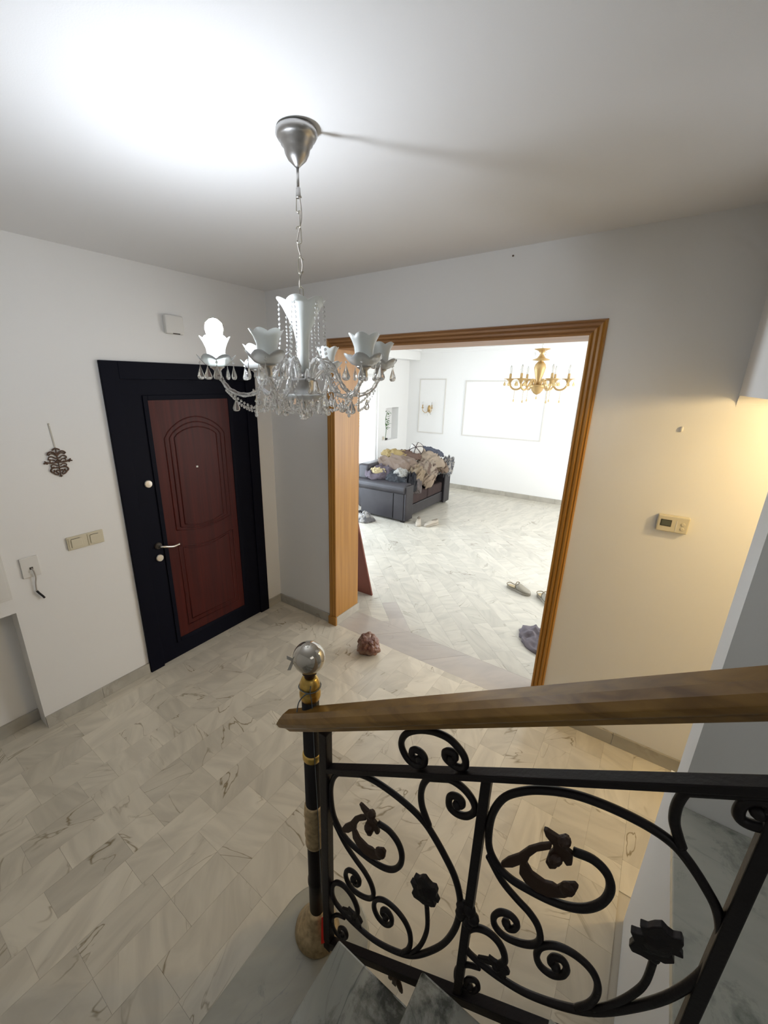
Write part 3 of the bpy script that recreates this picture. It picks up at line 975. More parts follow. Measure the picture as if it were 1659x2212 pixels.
add_prism(bm, [ce + s * 0.002 + Vector((0, 0, 0.050)), ce + s * 0.016 + Vector((0, 0, 0.055)), ce + s * 0.020 + v * 0.02 + Vector((0, 0, -0.035)), ce - s * 0.002 + v * 0.02 + Vector((0, 0, -0.040))], v * 0.0015)
tag(bm_obj('red_tape', bm, M_redtape), 'strip of bright red tape at the foot of the newel post', 'tape')

# ------------------------------------------------------------------ crystal chandelier
CX, CY = 1.680, -1.383
ch = thing('crystal_chandelier', 'crystal chandelier with frosted tulip shades and one lit bulb, hung in the hall', 'chandelier', (CX, CY, 1.874))
Z0 = 1.874


def ZR(z):
    return z - Z0


lathe('ceiling_rose', [(0.006, ZR(2.560)), (0.012, ZR(2.566)), (0.026, ZR(2.578)), (0.034, ZR(2.592)), (0.037, ZR(2.606)), (0.044, ZR(2.612)), (0.045, ZR(2.620)), (0.052, ZR(2.624)), (0.058, ZR(2.634)), (0.057, ZR(2.643)), (0.050, ZR(2.649))], M_silver, ch, 40)
lathe('stem_rod', [(0.004, ZR(2.505)), (0.004, ZR(2.562))], M_silver, ch, 12)
lathe('stem_coupler', [(0.0065, ZR(2.488)), (0.0075, ZR(2.492)), (0.0065, ZR(2.512)), (0.004, ZR(2.514))], M_silver, ch, 12)


def link_mesh(ln, wd, r):
    bm = bmesh.new()
    P = []
    for k in range(25):
        a = 2 * PI * k / 24
        P.append(Vector((math.cos(a) * wd / 2, 0, math.sin(a) * wd / 2 + (ln / 2 - wd / 2) * (1 if math.sin(a) >= 0 else -1))))
    add_tube(bm, P, r, 6, caps=False)
    me = bpy.data.meshes.new('chain_link')
    bm.to_mesh(me)
    bm.free()
    me.materials.append(M_chain)
    return me


lm = link_mesh(0.043, 0.014, 0.0016)
NL = 7
for k in range(NL):
    z = 2.475 - k * (2.475 - 2.24) / (NL - 1)
    o = link('chain_link', lm, None, ch, True)
    o.location = (0.0015 * math.sin(k * 2.1), 0.001 * math.cos(k * 1.3), ZR(z))
    o.rotation_euler = (0, 0.04 * (-1) ** k, 0.75 + (PI / 2) * k + 0.35 * math.sin(k))
tube('power_cord', catmull([(0.004, 0, ZR(2.50)), (0.006, 0.004, ZR(2.44)), (-0.005, -0.004, ZR(2.38)), (0.007, 0.002, ZR(2.32)), (-0.002, -0.004, ZR(2.27)), (0, 0, ZR(2.22))], 6), 0.0018, M_cord, ch, 6)
# trumpet vase with scalloped lip
vp = [(0.0165, 2.020), (0.0165, 2.07), (0.018, 2.11), (0.024, 2.14), (0.035, 2.165), (0.048, 2.19), (0.058, 2.208), (0.065, 2.218)]
lip = {len(vp) - 1: (0.010, 0.012), len(vp) - 2: (0.004, 0.006)}
bm = bmesh.new()
add_lathe(bm, [(r, ZR(z)) for r, z in vp], 48, scal=6, scal_amp=lambda i: lip.get(i, (0, 0)), closed_top=False)
o = bm_obj('trumpet_vase', bm, M_frost, ch, smooth=True, recalc=True)
md = o.modifiers.new('solid', 'SOLIDIFY'); md.thickness = 0.0025
# hub
lathe('hub', [(0.004, ZR(1.928)), (0.018, ZR(1.932)), (0.030, ZR(1.945)), (0.036, ZR(1.965)), (0.038, ZR(1.99)), (0.040, ZR(1.998)), (0.034, ZR(2.0)), (0.010, ZR(2.001)), (0.007, ZR(2.018)), (0.012, ZR(2.021)), (0.012, ZR(2.024))], M_silver, ch, 32)
lathe('hub_dish', [(0.010, ZR(1.932)), (0.040, ZR(1.928)), (0.062, ZR(1.936)), (0.070, ZR(1.948)), (0.066, ZR(1.950)), (0.050, ZR(1.938)), (0.012, ZR(1.938))], M_glass, ch, 36)
lathe('finial_stem', [(0.004, ZR(1.885)), (0.007, ZR(1.895)), (0.004, ZR(1.905)), (0.009, ZR(1.918)), (0.004, ZR(1.93))], M_silver, ch, 16)
bm = bmesh.new()
bmesh.ops.create_icosphere(bm, subdivisions=2, radius=0.016, matrix=Matrix.Translation((0, 0, ZR(1.884))))
bm_obj('finial_ball', bm, M_crystal, ch)


def pear_mesh(h, w):
    """flat faceted pear drop, top at z=0, hanging down"""
    bm = bmesh.new()
    prof = [(0.0008, 0), (0.10, -0.16), (0.26, -0.40), (0.42, -0.62), (0.5, -0.78), (0.42, -0.92), (0.2, -0.99), (0.0008, -1.0)]
    rings = []
    for r, z in prof:
        ring = []
        for k in range(8):
            a = 2 * PI * k / 8
            ring.append(bm.verts.new((math.cos(a) * max(r * w, 0.0006), math.sin(a) * max(r * w * 0.42, 0.0006), z * h)))
        rings.append(ring)
    for i in range(len(rings) - 1):
        for k in range(8):
            bm.faces.new((rings[i][k], rings[i][(k + 1) % 8], rings[i + 1][(k + 1) % 8], rings[i + 1][k]))
    bm.faces.new(rings[0]); bm.faces.new(list(reversed(rings[-1])))
    bmesh.ops.create_icosphere(bm, subdivisions=1, radius=0.0038, matrix=Matrix.Translation((0, 0, 0.006)))
    add_tube(bm, [(0, 0, 0), (0, 0, 0.014)], 0.0005, 4)
    bmesh.ops.recalc_face_normals(bm, faces=bm.faces)
    me = bpy.data.meshes.new('pear_drop')
    bm.to_mesh(me)
    bm.free()
    me.materials.append(M_crystal)
    return me


drop_big = pear_mesh(0.042, 0.026)
drop_small = pear_mesh(0.030, 0.018)


def beads(bm, pts, r=0.0036, step=0.0098, flat=0.6):
    """octagonal beads on a fine wire along a path"""
    P = catmull(pts, 12)
    add_tube(bm, P[::3] + [P[-1]], 0.0005, 4)
    acc = 0
    last = P[0]
    for p in P[1:]:
        acc += (p - last).length
        if acc >= step:
            acc = 0
            bmesh.ops.create_icosphere(bm, subdivisions=1, radius=r, matrix=Matrix.Translation(p) @ Matrix.Diagonal((1, 0.8, 1.15, 1)))
        last = p


sh_prof = [(0.020, 0.0), (0.0225, 0.012), (0.0235, 0.030), (0.0260, 0.048), (0.0310, 0.062), (0.0375, 0.074)]
sh_lip = {5: (0.0055, 0.008), 4: (0.002, 0.003)}
bob_prof = [(0.006, 0.0), (0.020, 0.000), (0.034, 0.005), (0.044, 0.013), (0.050, 0.020)]
bob_lip = {4: (0.007, 0.013), 3: (0.003, 0.006)}


def mesh_of(bm, m, name, smooth=True):
    bmesh.ops.recalc_face_normals(bm, faces=bm.faces)
    me = bpy.data.meshes.new(name)
    bm.to_mesh(me)
    bm.free()
    me.materials.append(m)
    if smooth:
        me.polygons.foreach_set('use_smooth', [True] * len(me.polygons))
    return me


bm = bmesh.new(); add_lathe(bm, sh_prof, 36, scal=6, scal_amp=lambda i: sh_lip.get(i, (0, 0)), closed_top=False)
shade_me = mesh_of(bm, M_frost, 'shade')
bm = bmesh.new(); add_lathe(bm, bob_prof, 36, scal=6, scal_amp=lambda i: bob_lip.get(i, (0, 0)), closed_top=False)
bob_me = mesh_of(bm, M_glass, 'bobeche')
bm = bmesh.new(); add_lathe(bm, [(0.009, -0.030), (0.012, -0.024), (0.010, -0.012), (0.015, -0.006), (0.021, -0.003), (0.021, 0.0)], 16)
cup_me = mesh_of(bm, M_silver, 'cup')
RA = 0.262
ZB = 2.030        # bobeche height
for k in range(6):
    a = math.radians(-127 + 60 * k)
    ca, sa = math.cos(a), math.sin(a)

    def at(r, z, da=0.0):
        return (r * math.cos(a + da), r * math.sin(a + da), ZR(z))
    bm = bmesh.new()
    path = catmull([at(0.030, 1.975), at(0.040, 2.035), at(0.070, 2.056), at(0.100, 2.035), at(0.122, 1.990), at(0.150, 1.957), at(0.190, 1.948), at(0.228, 1.962), at(0.250, 1.990), at(RA, 2.018)], 6)
    add_tube(bm, path, 0.0065, 8)
    # twisted ribs along the glass arm
    for ph in (0, PI):
        q = []
        for i, p in enumerate(path):
            t = (path[min(i + 1, len(path) - 1)] - path[max(i - 1, 0)]).normalized()
            n1_ = t.cross(Vector((-sa, ca, 0))).normalized()
            q.append(p + (n1_ * math.cos(i * 0.7 + ph) + Vector((-sa, ca, 0)) * math.sin(i * 0.7 + ph)) * 0.006)
        add_tube(bm, q, 0.0022, 5)
    arm = bm_obj('arm', bm, M_crystal, ch, smooth=True)
    for nm_, me_, zz_ in (('cup', cup_me, ZB), ('bobeche', bob_me, ZB), ('shade', shade_me, ZB + 0.003)):
        o = link(nm_, me_, None, arm)
        o.location = at(RA, zz_)
        if nm_ != 'cup':
            md = o.modifiers.new('solid', 'SOLIDIFY'); md.thickness = 0.0018
        o.rotation_euler = (0, 0, a)
    lathe('bulb', [(0.008, 0.004), (0.009, 0.03), (0.008, 0.045)], M_white, ch, 12, c=at(RA, ZB + 0.003)) if k else None
    # pear drops round the dish
    for j in range(5):
        b = a + 2 * PI * (j + 0.25) / 5
        o = link('pear_drop', drop_big, None, arm)
        o.location = (at(RA, 0)[0] + 0.050 * math.cos(b), at(RA, 0)[1] + 0.050 * math.sin(b), ZR(ZB + 0.004))
        o.rotation_euler = (0, 0, b + 0.4 + j)
    # drop under the arm
    o = link('pear_drop', drop_big, None, arm)
    o.location = at(0.215, 1.940)
    o.rotation_euler = (0, 0, a + 0.5)
    o = link('pear_drop', drop_small, None, ch)
    o.location = at(0.145, 1.945)
    o.rotation_euler = (0, 0, a)
    # double bead strand from the vase lip
    bm = bmesh.new()
    for dd in (-0.10, 0.10):
        beads(bm, [at(0.069, 2.222, dd * .3), at(0.070, 2.17, dd), at(0.070, 2.11, dd), at(0.078, 2.058, dd)])
    bm_obj('bead_strand', bm, M_crystal, ch)
    # swags from this arm to the next and down to the finial
    bm = bmesh.new()
    beads(bm, [at(0.245, 1.965), at(0.205, 1.918, 0.22), at(0.185, 1.903, PI / 6), at(0.205, 1.918, PI / 3 - 0.22), at(0.245, 1.965, PI / 3)], r=0.0042, step=0.0105)
    bm_obj('bead_strand', bm, M_crystal, ch)
    bm = bmesh.new()
    beads(bm, [at(0.235, 1.958), at(0.18, 1.918), at(0.11, 1.900), at(0.05, 1.905), at(0.012, 1.925)], r=0.0042, step=0.0105)
    bm_obj('bead_strand', bm, M_crystal, ch)
    # drops round the hub dish
    for j in range(2):
        b = a + (j - 0.5) * 0.55
        o = link('pear_drop', drop_big if j else drop_small, None, ch)
        o.location = (0.068 * math.cos(b), 0.068 * math.sin(b), ZR(1.942))
        o.rotation_euler = (0, 0, b + 1.2)
    o = link('pear_drop', drop_small, None, ch)
    o.location = (0.112 * math.cos(a + 0.5), 0.112 * math.sin(a + 0.5), ZR(1.985))
    o.rotation_euler = (0, 0, a)
    for rr_, zz_, dd_ in ((0.095, 1.955, 0.1), (0.125, 1.935, 0.75), (0.165, 1.925, 0.3), (0.08, 1.925, 0.55)):
        o = link('pear_drop', drop_big, None, ch)
        o.location = at(rr_, zz_, dd_)
        o.rotation_euler = (0, 0, a * 3 + dd_ * 9)
    bm = bmesh.new()
    beads(bm, [at(0.150, 1.950), at(0.14, 1.918, 0.26), at(0.13, 1.908, PI / 6), at(0.14, 1.918, PI / 3 - 0.26), at(0.150, 1.950, PI / 3)], r=0.004, step=0.0100)
    beads(bm, [at(0.078, 2.05, 0.1), at(0.10, 2.01, 0.25), at(0.13, 1.975, 0.15), at(0.16, 1.962, 0.03)], r=0.004, step=0.0100)
    bm_obj('bead_strand', bm, M_crystal, ch)
    bm = bmesh.new()
    add_tube(bm, catmull([at(0.035, 1.99, 0.5), at(0.07, 2.022, 0.5), at(0.10, 2.018, 0.5), at(0.113, 2.0, 0.5)], 5), 0.0035, 6)
    bm_obj('hook_arm', bm, M_crystal, ch, smooth=True)
# the one lit lamp: a globe bulb standing up out of its shade
aL = math.radians(-127)
bm = bmesh.new()
add_lathe(bm, [(0.007, 0.0), (0.009, 0.05), (0.013, 0.066), (0.022, 0.082), (0.026, 0.098), (0.023, 0.114), (0.012, 0.124), (0.002, 0.127)], 24, (RA * math.cos(aL), RA * math.sin(aL), ZR(ZB + 0.006)))
bm_obj('lit_bulb', bm, M_bulb, ch, smooth=True)['label'] = 'glowing cool white bulb'

# ------------------------------------------------------------------ things on the door wall (x = 0)
t = thing('chime_box', 'small white square door chime box high above the entrance door', 'chime box', (0, -0.80, 2.33))
box('cover', (0.0, -0.062, -0.055), (0.034, 0.062, 0.055), M_white, t, bevel=0.008)
box('slot', (0.030, -0.018, -0.0555), (0.0355, 0.028, -0.050), M_slot, t)

t = thing('light_switch', 'double cream light switch plate left of the entrance door', 'switch', (0, -1.52, 1.088))
box('plate', (0.0, -0.098, -0.040), (0.010, 0.098, 0.040), M_plastic, t, bevel=0.003)
for s_ in (-0.050, 0.050):
    box('frame', (0.010, s_ - 0.040, -0.034), (0.013, s_ + 0.040, 0.034), M_plastic, t, bevel=0.002)
    box('rocker', (0.013, s_ - 0.028, -0.025), (0.018, s_ + 0.028, 0.025), M_plastic, t, bevel=0.002)
    box('gap', (0.013, s_ - 0.026, 0.0255), (0.0145, s_ + 0.018, 0.0275), M_slot, t)

t = thing('cable_outlet', 'white square wall outlet with a short cable hanging out', 'outlet', (0, -1.808, 1.018))
box('plate', (0.0, -0.042, -0.058), (0.009, 0.042, 0.058), M_white, t, bevel=0.003)
disc = box('hole', (0.009, -0.006, -0.014), (0.0105, 0.010, -0.001), M_slot, t)
tube('cable', catmull([(0.010, 0.002, -0.008), (0.022, 0.006, -0.02), (0.018, 0.010, -0.06), (0.012, 0.004, -0.10), (0.012, 0.0, -0.145)], 6), 0.0035, M_cord, t)
tube('plug', [(0.012, 0.0, -0.143), (0.014, 0.008, -0.160), (0.016, 0.020, -0.182), (0.017, 0.026, -0.196)], 0.0055, M_iron, t, 8)['label'] = 'black cable connector'

t = thing('wall_cabinet_cover', 'cream panel cover edge at the far left above the recess', 'panel', (0, -2.15, 1.2))
box('cover', (0.0, -0.24, -0.33), (0.012, 0.235, 0.35), M_white, t, bevel=0.002)
box('door_sheet', (0.012, -0.23, -0.315), (0.016, 0.222, 0.335), M_white, t, bevel=0.001)

# filigree ornament hanging on a ribbon
t = thing('wall_ornament', 'dark bronze filigree ornament hanging from a thin ribbon left of the door', 'ornament', (0, -1.575, 1.565))


def crv(bm, pts, r=0.0035):
    add_tube(bm, catmull([(0.006, y, z) for y, z in pts], 5), r, 6)


bm = bmesh.new()
for s_ in (1, -1):
    crv(bm, [(0, 0.035), (0.012 * s_, 0.050), (0.028 * s_, 0.055), (0.040 * s_, 0.048), (0.042 * s_, 0.040)], 0.004)
    crv(bm, [(0, 0.030), (0.014 * s_, 0.042), (0.028 * s_, 0.045), (0.038 * s_, 0.036)], 0.003)
    crv(bm, [(0.010 * s_, 0.020), (0.026 * s_, 0.030), (0.040 * s_, 0.026), (0.042 * s_, 0.016), (0.032 * s_, 0.014)], 0.0035)
    crv(bm, [(0.008 * s_, 0.0), (0.022 * s_, 0.012), (0.036 * s_, 0.010), (0.036 * s_, -0.002), (0.024 * s_, -0.002)], 0.003)
    crv(bm, [(0.010 * s_, -0.004), (0.030 * s_, -0.006), (0.050 * s_, 0.0), (0.062 * s_, 0.008)], 0.004)
    crv(bm, [(0.050 * s_, -0.008), (0.060 * s_, -0.002), (0.068 * s_, -0.004)], 0.004)
    crv(bm, [(0.006 * s_, -0.022), (0.022 * s_, -0.014), (0.036 * s_, -0.018), (0.034 * s_, -0.028), (0.022 * s_, -0.026)], 0.003)
    crv(bm, [(0.0, -0.034), (0.016 * s_, -0.032), (0.034 * s_, -0.034), (0.042 * s_, -0.046), (0.034 * s_, -0.056), (0.024 * s_, -0.050), (0.028 * s_, -0.044)], 0.004)
    crv(bm, [(0.0, -0.050), (0.012 * s_, -0.046), (0.016 * s_, -0.056), (0.006 * s_, -0.066)], 0.0035)
    crv(bm, [(0.0, 0.072), (0.010 * s_, 0.068), (0.018 * s_, 0.062)], 0.004)
    crv(bm, [(0.034 * s_, -0.056), (0.022 * s_, -0.068), (0.008 * s_, -0.072)], 0.004)
crv(bm, [(-0.016, 0.022), (0, 0.018), (0.016, 0.022)], 0.004)
crv(bm, [(0, 0.066), (0, 0.040), (0, 0.010), (0, -0.03), (0, -0.06), (0, -0.086)], 0.0032)
crv(bm, [(-0.008, -0.082), (0, -0.078), (0.008, -0.082)], 0.003)
for yy, zz_ in ((0, 0), (0, 0.010), (0.007, -0.004), (-0.007, -0.004), (0.006, 0.006), (-0.006, 0.006)):
    bmesh.ops.create_icosphere(bm, subdivisions=1, radius=0.0045, matrix=Matrix.Translation((0.008, yy, zz_)))
bm_obj('filigree', bm, M_orn, t, smooth=True)
bm = bmesh.new()
add_prism(bm, [(0.002, -0.002, 0.075), (0.002, 0.004, 0.075), (0.002, -0.002, 0.19), (0.002, -0.009, 0.20)], (0.001, 0, 0))
bm_obj('ribbon', bm, M_ribbon, t)
box('hook', (0.0, -0.009, 0.197), (0.006, -0.003, 0.205), M_ribbon, t, bevel=0.001)

# ------------------------------------------------------------------ things on the wall right of the opening (y = 0)
t = thing('thermostat', 'small cream wall thermostat with a dark display on the right wall', 'thermostat', (2.760, 0, 1.360))
box('case', (-0.060, -0.026, -0.040), (0.062, 0.0, 0.040), M_plastic, t, bevel=0.005)
box('display', (-0.046, -0.0275, -0.012), (-0.004, -0.0255, 0.020), M_lcdrim, t)
box('display_glass', (-0.043, -0.0285, -0.009), (-0.007, -0.0270, 0.017), M_lcd, t)
box('seam', (0.014, -0.0270, -0.034), (0.017, -0.0255, 0.020), M_white, t)
for zz_ in (0.006, -0.016):
    bm = bmesh.new()
    add_lathe(bm, [(0.008, 0), (0.008, 0.002), (0.006, 0.003)], 16)
    o = bm_obj('button', bm, M_plastic, t)
    o.matrix_local = Matrix.Translation((0.040, -0.0258, zz_)) @ Matrix.Rotation(PI / 2, 4, 'X')
bm = bmesh.new()
bmesh.ops.create_icosphere(bm, subdivisions=3, radius=0.009, matrix=Matrix.Translation((2.708, -0.004, 1.798)) @ Matrix.Diagonal((0.8, 0.7, 1.4, 1)))
for v_ in bm.verts:
    v_.co += Vector((noise.noise(v_.co * 90), 0, noise.noise(v_.co * 80))) * 0.003
tag(bm_obj('plaster_plug', bm, M_white, smooth=True), 'small white filler blob on the wall above the thermostat', 'wall plug')
bm = bmesh.new()
add_lathe(bm, [(0.003, 0), (0.003, 0.004), (0.0045, 0.005), (0.004, 0.0065)], 10)
o = bm_obj('nail', bm, M_orn)
o.matrix_world = Matrix.Translation((1.86, 0.0, 2.611)) @ Matrix.Rotation(PI / 2, 4, 'X')
tag(o, 'tiny dark nail in the wall close under the ceiling', 'nail')

# ------------------------------------------------------------------ red rock on the floor in front of the opening
bm = bmesh.new()
bmesh.ops.create_icosphere(bm, subdivisions=4, radius=0.085)
for v_ in bm.verts:
    p = v_.co.copy()
    d = noise.noise(p * 13 + Vector((3, 1, 7))) * 0.020 + abs(noise.noise(p * 26 + Vector((9, 2, 1)))) * 0.020 + noise.noise(p * 60) * 0.006
    f_ = round(noise.noise(p * 9) * 3) / 3 * 0.006
    v_.co = p + p.normalized() * (d + f_)
    v_.co.z *= 0.85
    v_.co.x *= 0.95
zmin = min(v_.co.z for v_ in bm.verts)
for v_ in bm.verts:
    v_.co.z = max(v_.co.z, zmin + 0.012) - zmin - 0.012
o = bm_obj('rock', bm, M_rock)
o.location = (1.125, -0.155, 0.0)
tag(o, 'rough reddish onyx rock on the marble floor before the opening', 'rock')

# brown board leaning against the far side of the wall
bm = bmesh.new()
add_prism(bm, [(0.642, 0.600, 0.0), (0.642, 0.305, 0.96), (0.642, 0.321, 0.965), (0.642, 0.616, 0.004)], (-0.46, -0.02, 0))
tag(bm_obj('leaning_board', bm, M_board, bevel=0.001), 'reddish brown board leaning behind the left jamb of the opening', 'board')

# ------------------------------------------------------------------ living room window, shutter, niche, socket
w = struct(thing('window_1', 'white window with louvred shutter on the bright side wall', None))
bm = bmesh.new()
for lo, hi in (((-1.80, 3.38, 0.55), (-1.72, 3.43, 2.15)), ((-1.80, 4.13, 0.55), (-1.72, 4.18, 2.15)), ((-1.80, 3.43, 0.55), (-1.72, 4.13, 0.60)), ((-1.80, 3.43, 2.10), (-1.72, 4.13, 2.15)), ((-1.79, 3.53, 0.60), (-1.73, 3.575, 2.10))):
    add_box(bm, lo, hi)
bm_obj('window_frame', bm, M_frame, w, bevel=0.002)
box('pane', (-1.765, 3.575, 0.60), (-1.760, 4.13, 2.10), M_pane, w)
box('pane', (-1.765, 3.43, 0.60), (-1.760, 3.53, 2.10), M_pane, w)
box('window_sill', (-1.92, 3.33, 0.52), (-1.64, 4.23, 0.55), M_skirt, w, bevel=0.003)
bm = bmesh.new()
for lo, hi in (((-1.87, 3.60, 1.23), (-1.83, 3.64, 2.12)), ((-1.87, 4.07, 1.23), (-1.83, 4.11, 2.12)), ((-1.87, 3.64, 1.23), (-1.83, 4.07, 1.27)), ((-1.87, 3.64, 2.08), (-1.83, 4.07, 2.12))):
    add_box(bm, lo, hi)
bm_obj('shutter_frame', bm, M_shutter, w)
bm = bmesh.new()
add_prism(bm, [(-1.860, 3.64, 0.027), (-1.838, 3.64, -0.020), (-1.838, 3.64, -0.029), (-1.860, 3.64, 0.018)], (0, 0.43, 0))
me = mesh_of(bm, M_shutter, 'slat', False)
for k in range(17):
    o = link('slat', me, None, w)
    o.location = (0, 0, 1.305 + k * 0.045)

t = struct(thing('door_2', 'white balcony door frame on the window wall', None))
bm = bmesh.new()
for lo, hi in (((-1.80, 1.05, 0.0), (-1.72, 1.11, 2.2)), ((-1.80, 2.39, 0.0), (-1.72, 2.45, 2.2)), ((-1.80, 1.11, 2.14), (-1.72, 2.39, 2.2)), ((-1.80, 1.72, 0.0), (-1.72, 1.78, 2.14)), ((-1.80, 1.11, 0.0), (-1.72, 1.72, 0.05)), ((-1.80, 1.78, 0.0), (-1.72, 2.39, 0.05))):
    add_box(bm, lo, hi)
bm_obj('door_frame', bm, M_frame, t)
t = thing('wall_socket', 'white wall socket between the window and the niche', 'socket', (-1.69, 4.36, 0.985))
box('plate', (0, -0.04, -0.04), (0.010, 0.04, 0.04), M_white, t, bevel=0.002)
box('insert', (0.010, -0.024, -0.024), (0.013, 0.024, 0.024), M_plastic, t, bevel=0.002)

t = thing('niche_plant', 'green leafy plant in a dark dish standing in the wall niche', 'plant', (-1.765, 4.56, 0.93))
lathe('dish', [(0.03, 0.0), (0.045, 0.01), (0.05, 0.03), (0.047, 0.03), (0.03, 0.01)], M_slot, t, 16)
tube('stem', catmull([(0, 0, 0.01), (0.01, 0.01, 0.2), (0.0, -0.01, 0.38), (0.01, 0.02, 0.52)], 5), 0.006, M_green, t, 6)
rnd = random.Random(4)
bm = bmesh.new()
for k in range(46):
    z = 0.20 + 0.36 * rnd.random()
    a = rnd.random() * 2 * PI
    r_ = 0.02 + 0.05 * rnd.random()
    M4 = Matrix.Translation((r_ * math.cos(a) * 0.7, r_ * math.sin(a), z)) @ Matrix.Rotation(a, 4, 'Z') @ Matrix.Rotation(rnd.uniform(-0.9, 0.5), 4, 'Y')
    pts = [(0, 0, 0), (0.02, 0.014, 0.003), (0.05, 0.010, -0.002), (0.066, 0, -0.008), (0.05, -0.010, -0.002), (0.02, -0.014, 0.003)]
    add_prism(bm, [M4 @ Vector(p) for p in pts], M4.to_3x3() @ Vector((0, 0, 0.0015)))
tag(bm_obj('foliage', bm, M_green, t), kind='stuff')

# wall sconce on the end wall
t = thing('wall_sconce', 'small gilded two arm wall light inside the narrow moulding frame', 'wall light', (-1.20, 5.27, 1.52))
bm = bmesh.new(); add_lathe(bm, [(0.035, 0), (0.035, 0.008), (0.022, 0.016), (0.012, 0.03)], 16)
o = bm_obj('back_plate', bm, M_gold, t, smooth=True); o.matrix_local = Matrix.Rotation(PI / 2, 4, 'X') @ Matrix.Diagonal((1, 2.0, 1, 1))
for s_ in (-1, 1):
    tube('arm', catmull([(0, -0.02, -0.02), (0.04 * s_, -0.06, -0.075), (0.09 * s_, -0.09, -0.04), (0.10 * s_, -0.09, 0.01)], 6), 0.006, M_gold, t)
    lathe('candle_cup', [(0.006, 0.0), (0.026, 0.010), (0.028, 0.014), (0.010, 0.016), (0.010, 0.07)], M_gold, t, 14, c=(0.10 * s_, -0.09, 0.01))
    lathe('bulb', [(0.008, 0.0), (0.014, 0.018), (0.011, 0.036), (0.002, 0.055)], M_bulboff, t, 12, c=(0.10 * s_, -0.09, 0.08))
for k in range(3):
    o = link('pear_drop', drop_big, None, t); o.location = ((k - 1) * 0.07, -0.075, -0.085 + abs(k - 1) * 0.02)

# ------------------------------------------------------------------ gold chandelier in the living room
GX, GY, GZ = 1.435, 2.60, 1.86
g = thing('gold_chandelier', 'gilded candle chandelier with amber drops in the living room', 'chandelier', (GX, GY, GZ))


def G(z):
    return z - GZ


lathe('bowl', [(0.008, G(1.885)), (0.035, G(1.90)), (0.058, G(1.93)), (0.062, G(1.945)), (0.085, G(1.965)), (0.092, G(1.985)), (0.080, G(1.99)), (0.02, G(1.985))], M_gold, g, 28)
lathe('column', [(0.014, G(1.985)), (0.022, G(2.03)), (0.034, G(2.06)), (0.050, G(2.12)), (0.060, G(2.165)), (0.052, G(2.20)), (0.030, G(2.225)), (0.022, G(2.235)), (0.085, G(2.243)), (0.088, G(2.248)), (0.045, G(2.262)), (0.024, G(2.29)), (0.018, G(2.31)), (0.040, G(2.338)), (0.078, G(2.352)), (0.08, G(2.357)), (0.02, G(2.36)), (0.006, G(2.365))], M_gold, g, 28)
for k in range(7):
    o = link('chain_link', lm, None, g, True)
    o.location = (0, 0, G(2.385 + k * 0.037))
    o.rotation_euler = (0, 0, k * PI / 2)
bm = bmesh.new(); add_lathe(bm, [(0.055, G(2.62)), (0.05, G(2.605)), (0.02, G(2.59)), (0.006, G(2.585))], 20)
bm_obj('ceiling_cup', bm, M_gold, g, smooth=True)
for k in range(3):
    b = 2 * PI * k / 3 + 1.2
    o = link('ornament_drop', drop_big, None, g)
    o.data.materials[0]
    o.location = (0.07 * math.cos(b), 0.07 * math.sin(b), G(2.335))
drop_amb = pear_mesh(0.055, 0.038); drop_amb.materials.clear(); drop_amb.materials.append(M_amber)
drop_amb2 = pear_mesh(0.040, 0.018); drop_amb2.materials.clear(); drop_amb2.materials.append(M_amber)
phi0 = math.atan2(-2.405 - GY, 2.644 - GX)
for k in range(6):
    a = phi0 + math.radians(85 + 60 * k)

    def at(r, z):
        return (r * math.cos(a), r * math.sin(a), G(z))
    ga = tube('arm', catmull([at(0.05, 1.985), at(0.075, 2.035), at(0.11, 2.04), at(0.145, 2.0), at(0.19, 1.945), at(0.245, 1.94), at(0.285, 1.975), at(0.295, 2.03)], 6), 0.010, M_gold, g)
    lathe('candle_cup', [(0.010, 0.0), (0.022, 0.03), (0.040, 0.045), (0.065, 0.05), (0.066, 0.054), (0.013, 0.054), (0.013, 0.10), (0.010, 0.105)], M_gold, ga, 20, c=at(0.295, 2.0))
    lathe('bulb', [(0.009, 0.0), (0.013, 0.010), (0.018, 0.035), (0.014, 0.060), (0.003, 0.088)], M_bulboff, ga, 14, c=at(0.295, 2.105))
    for j in range(3):
        b = a + (j - 1) * 1.5
        o = link('amber_drop', drop_amb, None, ga)
        p = at(0.295, 2.045)
        o.location = (p[0] + 0.055 * math.cos(b), p[1] + 0.055 * math.sin(b), p[2] - 0.015)
        o.rotation_euler = (0, 0, b + 1)
    bm = bmesh.new()
    beads(bm, [at(0.235, 1.932), at(0.235, 1.90), at(0.235, 1.87), at(0.235, 1.845)], r=0.0045, step=0.013)
    bm_obj('bead_strand', bm, M_amber, g)
    o = link('amber_drop', drop_amb2, None, g); o.location = at(0.235, 1.842)
o = link('amber_drop', drop_amb2, None, g); o.location = (0, 0, G(1.875))

# ------------------------------------------------------------------ sofa
sf = thing('sofa', 'black leather sofa with scroll arms, buried under a heap of clothes', 'sofa', (-0.66, 3.47, 0))


def sb(name, lo, hi, m, bev=0.03, parent=None):
    o = box(name, (lo[0] + 0.66, lo[1] - 3.47, lo[2]), (hi[0] + 0.66, hi[1] - 3.47, hi[2]), m, parent or sf)
    md = o.modifiers.new('bevel', 'BEVEL'); md.width = bev; md.segments = 4
    o.data.polygons.foreach_set('use_smooth', [True] * len(o.data.polygons))
    wn = o.modifiers.new('wn', 'WEIGHTED_NORMAL')
    return o


